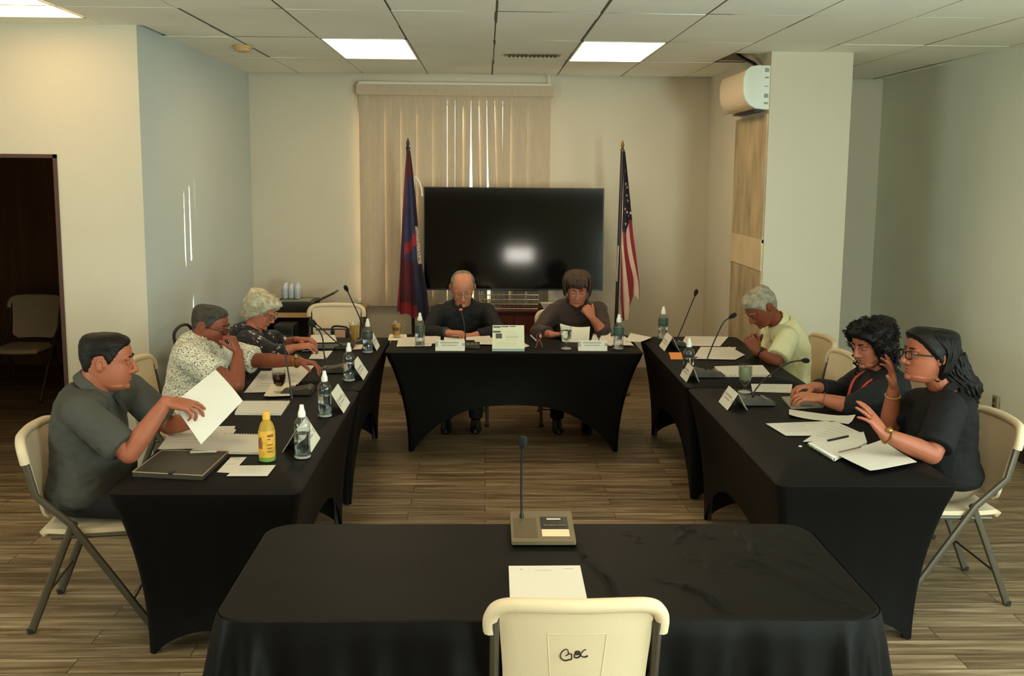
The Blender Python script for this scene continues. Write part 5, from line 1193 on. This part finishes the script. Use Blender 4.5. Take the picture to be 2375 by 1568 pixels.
def speckle(name, base, spots, scale, thr, sub=None, stretch=None):
    """printed cloth: small marks of a second colour"""
    m = mat(name, base, rough=.8, bump=.08, bscale=200, sheen=.1); nt = m.node_tree; N = nt.nodes; L = nt.links; b = N['Principled BSDF']
    tc = N.new('ShaderNodeTexCoord'); v = N.new('ShaderNodeTexVoronoi'); v.inputs['Scale'].default_value = scale; v.inputs['Randomness'].default_value = 1
    mp = N.new('ShaderNodeMapping'); mp.inputs['Scale'].default_value = stretch or (1, 1, 1); L.new(tc.outputs['Object'], mp.inputs['Vector'])
    nz_ = N.new('ShaderNodeTexNoise'); nz_.inputs['Scale'].default_value = scale*1.5; L.new(mp.outputs[0], nz_.inputs['Vector'])
    ad = N.new('ShaderNodeVectorMath'); ad.operation = 'MULTIPLY_ADD'; ad.inputs[1].default_value = (.6/scale*2,)*3; L.new(nz_.outputs['Color'], ad.inputs[0]); L.new(mp.outputs[0], ad.inputs[2]); L.new(ad.outputs[0], v.inputs['Vector'])
    r = N.new('ShaderNodeValToRGB'); r.color_ramp.elements[0].position = thr; r.color_ramp.elements[1].position = thr+.06; r.color_ramp.elements[0].color = (1, 1, 1, 1); r.color_ramp.elements[1].color = (0, 0, 0, 1)
    L.new(v.outputs['Distance'], r.inputs['Fac']); fac = r.outputs['Color']
    r3 = N.new('ShaderNodeValToRGB'); cs = spots; r3.color_ramp.interpolation = 'CONSTANT'; r3.color_ramp.elements[0].color = (*lin(cs[0]), 1); r3.color_ramp.elements[1].position = 1/len(cs); r3.color_ramp.elements[1].color = (*lin(cs[1 % len(cs)]), 1)
    for k in range(2, len(cs)): e = r3.color_ramp.elements.new(k/len(cs)); e.color = (*lin(cs[k]), 1)
    sp = N.new('ShaderNodeSeparateColor'); L.new(v.outputs['Color'], sp.inputs[0]); L.new(sp.outputs[0], r3.inputs['Fac'])
    mx = N.new('ShaderNodeMix'); mx.data_type = 'RGBA'; mx.inputs[6].default_value = (*lin(base), 1); L.new(fac, mx.inputs[0]); L.new(r3.outputs['Color'], mx.inputs[7]); L.new(mx.outputs[2], b.inputs['Base Color'])
    return m
H_black = mat('black hair', (20, 16, 13), rough=.5, spec=.22, var=.3, vscale=60, bump=.3, bscale=140)
H_brown = mat('brown hair', (60, 42, 28), rough=.5, spec=.4, var=.3, vscale=50, bump=.3, bscale=120)
H_salt = mat('dark greying hair', (56, 50, 42), rough=.6, var=.5, vscale=40, bump=.4, bscale=160)
H_grey = mat('grey hair', (150, 144, 124), rough=.6, var=.35, vscale=30, bump=.3, bscale=120)
H_white = mat('silver curls', (184, 174, 146), rough=.6, var=.25, vscale=40, bump=.2, bscale=120)
H_steel = mat('close grey hair', (112, 104, 90), rough=.7, var=.3, vscale=60, bump=.3, bscale=200)
C_dark = mat('black trousers', (22, 21, 20), rough=.8); C_khaki = mat('khaki trousers', (132, 116, 90), rough=.8, var=.08, vscale=20)
C_polo = mat('charcoal polo knit', (70, 69, 62), rough=.85, var=.08, vscale=14, bump=.12, bscale=260, spec=.3)
C_jet = mat('black jacket cloth', (14, 13, 12), rough=.8, bump=.1, bscale=200)
C_brown = mat('dark brown blouse', (50, 33, 27), rough=.75, var=.15, vscale=12, bump=.1, bscale=200, sheen=.1)
C_yellow = mat('pale yellow shirt', (222, 218, 172), rough=.75, var=.05, vscale=10, bump=.08, bscale=200)
C_navy = mat('dark navy jacket', (14, 13, 16), rough=.8, bump=.1, bscale=200)
C_bpolo = mat('black polo knit', (13, 12, 11), rough=.8, spec=.3, bump=.1, bscale=240)
C_pat = speckle('white shirt with small dark leaves', (220, 212, 188), [(70, 66, 54), (110, 102, 84), (88, 86, 72)], 88, .36, stretch=(1, 1, 1.7))
C_flor = speckle('black blouse with pale flowers', (18, 16, 15), [(196, 170, 150), (150, 130, 130), (206, 196, 170), (110, 60, 60), (18, 16, 15), (18, 16, 15)], 26, .26)
SK_1, SK_2, SK_3 = skin('tan', (156, 90, 64)), skin('brown', (132, 70, 48)), skin('ruddy', (176, 104, 78))
SK_4, SK_5, SK_7, SK_8 = skin('fair', (184, 120, 90)), skin('rosy', (172, 106, 82)), skin('light tan', (174, 106, 78)), skin('warm brown', (152, 86, 60))

# 1 man in the grey polo, left row, nearest
t, shirt, M, P, J = person('man in a charcoal polo shirt holding up a white sheet, nearest on the left row', dict(
    hip=(-1.80, 4.33, .57), neck=(-1.735, 4.33, 1.045), head=(-1.675, 4.330, 1.158), hf=(.97, .22, -.06), fw=(1, .08, 0), sl=(-1.66, 4.54, .985), sr=(-1.72, 4.115, .985),
    er=(-1.498, 4.060, 0.815), wr=(-1.356, 4.120, 1.024), el=(-1.50, 4.58, .80), wl=(-1.33, 4.53, .845)),
    dict(w=1.10, d=1.08, s=1.10, arm=1.04, skin=SK_1, hair=H_black, style='short', shirt=C_polo, pants=C_dark, belly=.05, sleeve=.86, flare=.030, collar=(.035, .066, .55), jaw=1.08, nose=1.1, nk=1.25, seed=1,
         hr=((1, .25, -.22), (-.15, .30, -.95), [14, 22, 34, 40], 1., 30), hl=((.8, -.12, .55), (.3, -.8, -.3), 30), foot=.05))
b = MB(); b.sheet([[P((-.02, .03, -.15)), P((.03, .03, -.15))], [J['neck']+V((.085, -.02, -.035)), J['neck']+V((.085, .03, -.035))], [J['neck']+V((.135, -.015, -.12)), J['neck']+V((.135, .02, -.12))]], .004)
b.build('placket', mat('dark placket', (40, 42, 38), rough=.8), shirt, world=True)
# 2 man in the patterned shirt
t, shirt, M, P, J = person('man in a white shirt with a dark leaf pattern, chin on his fist', dict(
    hip=(-1.80, 5.86, .57), neck=(-1.665, 5.86, 1.015), head=(-1.649, 5.860, 1.074), hf=(.96, -.12, -.20), fw=(1, 0, 0), sl=(-1.603, 6.080, 0.874), sr=(-1.728, 5.630, 0.936),
    er=(-1.412, 5.500, 0.795), wr=(-1.438, 5.660, 0.952), el=(-1.425, 6.020, 0.837), wl=(-1.127, 5.880, 0.860)),
    dict(w=1.16, d=1.15, s=1.08, arm=1.10, skin=SK_2, hair=H_salt, brow=H_black, style='short', shirt=C_pat, pants=C_dark, belly=.06, sleeve={'r': .62, 'l': .98}, flare=.034, collar=(.018, .068, 1.45), cz=-.030, nk=1.15, jaw=1.1, seed=2, glasses='dark',
         hr=((-.35, .12, .9), (-.75, .1, -.3), 70, 1, 20), hl=((1, -.1, -.12), (.05, -.15, -1), [30, 34, 38, 42], 1.1, 20), band=(('l', 'wristwatch', .02, mat('brass watch', (150, 116, 60), rough=.3, metal=.7), .0055),)))
# 3 woman with silver curls
t, shirt, M, P, J = person('woman with silver curls in a black floral blouse, looking down', dict(
    hip=(-1.80, 6.75, .56), neck=(-1.598, 6.750, 0.914), head=(-1.545, 6.740, 1.048), hf=(.86, -.22, -.42), fw=(1, 0, 0), sl=(-1.519, 6.950, 0.807), sr=(-1.604, 6.550, 0.869),
    er=(-1.383, 6.420, 0.800), wr=(-1.267, 6.440, 0.843), el=(-1.456, 6.980, 0.765), wl=(-1.324, 6.860, 0.823)),
    dict(w=1.0, d=1.02, s=1.02, arm=.95, skin=SK_3, hair=H_white, style='curly', shirt=C_flor, pants=C_dark, cloth='blouse', sleeve=1.45, flare=.034, seed=3, glasses='wire', collar=(.02, .062, .8),
         hr=((1, .1, .12), (0, .2, -1), 30), hl=((1, -.15, .05), (0, 0, -1), 35)))
# 4 man in black at the head table
t, shirt, M, P, J = person('man in black with thin glasses speaking into the red-lit microphone', dict(
    hip=(-.19, 7.95, .57), neck=(-.185, 7.84, .955), head=(-0.184, 7.720, 1.095), hf=(.06, -1, -.42), fw=(0, -1, 0), sl=(0.004, 7.840, 0.887), sr=(-0.370, 7.840, 0.878),
    er=(-0.461, 7.620, 0.741), wr=(-0.276, 7.440, 0.782), el=(0.106, 7.620, 0.754), wl=(-0.088, 7.500, 0.753)),
    dict(w=1.12, d=1.05, s=1.15, arm=1.0, skin=SK_4, hair=H_steel, style='bald', shirt=C_jet, pants=C_dark, cloth='jacket', sleeve=1.86, flare=.02, seed=4, glasses='wire', nk=1.0, collar=(.03, .062, .5),
         hr=((.8, -.35, .05), (.1, .1, -1), [45, 50, 50, 50]), hl=((-.95, -.2, .0), (0, 0, -1), 40), foot=.02))
b = MB(); e_, w_ = J['er'], J['wr']; d_ = (w_-e_).normalized(); b.tube([e_.lerp(w_, .80), e_.lerp(w_, .92)], [.043, .041], 18); b.build('cuff', mat('grey cuff', (62, 66, 66), rough=.7), shirt, world=True)
# 5 woman in dark brown
t, shirt, M, P, J = person('woman in dark brown reading a sheet with her hand to her chin', dict(
    hip=(.68, 7.95, .57), neck=(.735, 7.86, .965), head=(0.726, 7.740, 1.091), hf=(-.06, -1, -.30), fw=(0, -1, 0), sl=(0.912, 7.860, 0.902), sr=(0.552, 7.860, 0.886),
    el=(0.923, 7.580, 0.764), wl=(0.829, 7.540, 0.886), er=(0.407, 7.660, 0.749), wr=(0.507, 7.420, 0.775)),
    dict(w=1.12, d=1.05, s=1.12, arm=1.02, skin=SK_5, hair=H_brown, style='bob', shirt=C_brown, pants=C_dark, cloth='blouse', sleeve={'l': 1.12, 'r': 1.75}, flare=.034, seed=5, collar=(.028, .064, .75),
         hl=((-.52, .12, .86), (-.45, .7, .1), [68, 74, 80, 84], .8, 10), hr=((1, -.1, .06), (0, 0, -1), 30), foot=.03))
# 6 man in the yellow shirt
t, shirt, M, P, J = person('grey-haired man in a pale yellow shirt bowing over his folded hands', dict(
    hip=(2.13, 6.78, .57), neck=(2.040, 6.760, 0.977), head=(1.903, 6.700, 1.091), hf=(-.74, -.22, -.62), fw=(-1, 0, 0), sl=(2.049, 6.520, 0.907), sr=(2.066, 6.960, 0.883),
    el=(1.943, 6.420, 0.766), wl=(1.841, 6.520, 0.812), er=(2.040, 6.900, 0.705), wr=(1.879, 6.700, 0.803)),
    dict(w=1.12, d=1.10, s=1.10, arm=1.0, skin=SK_2, hair=H_grey, style='grey_short', shirt=C_yellow, pants=C_dark, belly=.03, sleeve={'l': .84, 'r': .9}, flare=.032, seed=6, collar=(.03, .064, .6), slouch=.06,
         hl=((-.42, .35, .72), (.1, .8, -.3), 55), hr=((-.42, -.2, .80), (.1, -.8, -.2), 50), band=(('l', 'wristwatch', .03, M_black, .006),)))
# 7 curly dark-haired woman
t, shirt, M, P, J = person('woman with dark curly hair and a red lanyard, hands clasped on the table', dict(
    hip=(2.20, 5.40, .57), neck=(2.238, 5.400, 0.915), head=(2.168, 5.400, 1.065), hf=(-.90, -.36, -.24), fw=(-1, -.05, 0), sl=(2.212, 5.180, 0.859), sr=(2.197, 5.600, 0.812),
    el=(1.964, 5.100, 0.772), wl=(1.804, 5.140, 0.810), er=(2.044, 5.520, 0.753), wr=(1.836, 5.340, 0.830)),
    dict(w=1.12, d=1.10, s=1.10, arm=1.05, skin=SK_7, hair=H_black, style='curly_dark', shirt=C_navy, pants=C_dark, cloth='jacket', sleeve={'l': 1.04, 'r': 1.8}, flare=.03, seed=7, collar=(.02, .064, .6),
         hl=((-1, .12, .10), (.15, .3, -1), 32), hr=((-1, -.18, -.02), (.1, -.2, -1), 34), band=(('l', 'wristband', .015, mat('red wristband', (150, 60, 44), rough=.5), .002),)))
b = MB(); c0_, f0_ = J['neck'], V((-1, -.2, 0)).normalized(); r0_ = V((.2, -1, 0)).normalized()   # towards the camera
LY = [(c0_+r0_*.065+f0_*.03+V((0, 0, .0))), (c0_+r0_*.065+f0_*.135+V((0, 0, -.06))), (c0_+r0_*.03+f0_*.185+V((0, 0, -.15))), (c0_+f0_*.20+V((0, 0, -.205)))]
LY2 = [(c0_-r0_*.05+f0_*.05), (c0_-r0_*.055+f0_*.135+V((0, 0, -.06))), (c0_-r0_*.02+f0_*.19+V((0, 0, -.15))), (c0_+f0_*.20+V((0, 0, -.205)))]
for q in (LY, LY2): b.tube(cat_rom(q, 6), .011, 8, flat=.3)
ly = b.build('lanyard', mat('red lanyard', (196, 60, 52), rough=.6), t, world=True)
b = MB(); b.box(c0_+f0_*.205+V((0, 0, -.235)), (.012, .055, .06)); b.build('badge', mat('pale badge', (206, 170, 150), rough=.4), ly, False, world=True)
# 8 woman with long hair and glasses
t, shirt, M, P, J = person('woman with long dark hair and black glasses gesturing with both hands', dict(
    hip=(2.23, 4.55, .57), neck=(2.193, 4.550, 0.993), head=(2.103, 4.550, 1.158), hf=(-.985, -.08, .10), fw=(-1, 0, 0), sl=(2.109, 4.320, 0.949), sr=(2.177, 4.780, 0.870), tail=(2.294, 4.520, 0.932),
    el=(1.990, 4.200, 0.774), wl=(1.759, 4.170, 0.873), er=(2.027, 4.760, 0.753), wr=(2.012, 4.700, 0.954)),
    dict(w=1.06, d=1.06, s=1.12, arm=1.06, skin=SK_8, hair=H_black, style='long', shirt=C_bpolo, pants=C_khaki, sleeve=.84, flare=.030, seed=8, glasses='thick', collar=(.03, .062, .55), vox=.0035, slouch=.0,
         hl=((-.62, .10, .78), (-.55, .55, -.55), [10, 6, 8, 14], 1.5, 5), hr=((-.12, .03, 1), (-.9, .15, -.1), [14, 10, 18, 26], 1.3, 10),
         band=(('l', 'wristwatch', .012, mat('brass watch', (150, 116, 60)), .005), ('r', 'bracelet', .03, mat('tan bracelet', (170, 140, 90), rough=.5), .003))))
# ------------------------------------------------------------------ camera
F_, CY_, PT, YW, RL, HC = 2279.1109, 701.2975, .1312, .0268, .0086, 2.0021
def cam_axes():
    cy, sy = math.cos(YW), math.sin(YW)
    f = V((sy*math.cos(PT), cy*math.cos(PT), -math.sin(PT))); r = V((cy, -sy, 0)); u = r.cross(f)
    c, s_ = math.cos(RL), math.sin(RL); return c*r+s_*u, -s_*r+c*u, f
r_, u_, f_ = cam_axes()
cd_ = bpy.data.cameras.new('camera'); cam = bpy.data.objects.new('camera', cd_); COL.objects.link(cam)
cam.matrix_world = Matrix(((r_.x, u_.x, -f_.x, 0), (r_.y, u_.y, -f_.y, 0), (r_.z, u_.z, -f_.z, HC), (0, 0, 0, 1)))
cd_.sensor_fit = 'HORIZONTAL'; cd_.sensor_width = 36; cd_.lens = 36*F_/2375; cd_.shift_y = -(784-CY_)/2375; cd_.clip_start = .05
SC.camera = cam
# ------------------------------------------------------------------ light
def area(name, loc, rot, sx, sy, energy, color, spread=180):
    l = bpy.data.lights.new(name, 'AREA'); l.shape = 'RECTANGLE'; l.size = sx; l.size_y = sy; l.energy = energy; l.color = color; l.spread = math.radians(spread)
    o = bpy.data.objects.new(name, l); COL.objects.link(o); o.location = loc; o.rotation_euler = rot; return o
area('daylight_side_window', (XR+.02, (RY0+RY1)/2, (RZ0+RZ1)/2), (0, PI/2, 0), RZ1-RZ0, RY1-RY0, DAY, (.70, .97, 1.0))
area('daylight_rear_window', ((QX0+QX1)/2, -2.72, (QZ0+QZ1)/2), (PI/2, 0, 0), QX1-QX0, QZ1-QZ0, REAR, (1, .95, .82))
area('fill_rear_door', ((SX0+SX1)/2, -2.72, (SZ0+SZ1)/2), (PI/2, 0, 0), SX1-SX0, SZ1-SZ0, DOOR_FILL, (.78, 1, .92))  # fill from the added door behind the camera
area('fill_left_window', (-5.12, (LY0+LY1)/2, (LZ0+LZ1)/2), (0, -PI/2, 0), LZ1-LZ0, LY1-LY0, LEFT_FILL, (.80, 1, .90))  # fill from the added left window, for the right wall and ceiling
s_ = bpy.data.lights.new('sun', 'SUN'); s_.energy = SUN; s_.angle = math.radians(.4); s_.color = (1, .95, .86)
so = bpy.data.objects.new('sun', s_); COL.objects.link(so)
d_ = V((-1, -.9135, -1.354*math.tan(math.radians(ELEV)))).normalized(); so.rotation_euler = d_.to_track_quat('-Z', 'Y').to_euler(); so.location = (4, 14, 4)
w = bpy.data.worlds.new('World'); SC.world = w; w.use_nodes = True
nt = w.node_tree; bg = nt.nodes['Background']
sky = nt.nodes.new('ShaderNodeTexSky'); sky.sky_type = 'HOSEK_WILKIE'; sky.turbidity = 5; sky.sun_direction = (.6, .7, .3)
mx = nt.nodes.new('ShaderNodeMix'); mx.data_type = 'RGBA'; mx.inputs[0].default_value = .75; mx.inputs[7].default_value = (1, .97, .9, 1)
nt.links.new(sky.outputs[0], mx.inputs[6]); nt.links.new(mx.outputs[2], bg.inputs['Color']); bg.inputs['Strength'].default_value = WORLD
vs = SC.view_settings; vs.view_transform = 'Standard'; vs.look = 'None'; vs.gamma = 1; vs.use_curve_mapping = False; vs.exposure = EXPO
SC.cycles.max_bounces = 8; SC.cycles.diffuse_bounces = 5; SC.cycles.glossy_bounces = 4; SC.cycles.transmission_bounces = 8; SC.cycles.transparent_max_bounces = 16
SC.cycles.use_denoising = True; SC.cycles.sample_clamp_indirect = 6; SC.cycles.caustics_reflective = False; SC.cycles.caustics_refractive = False
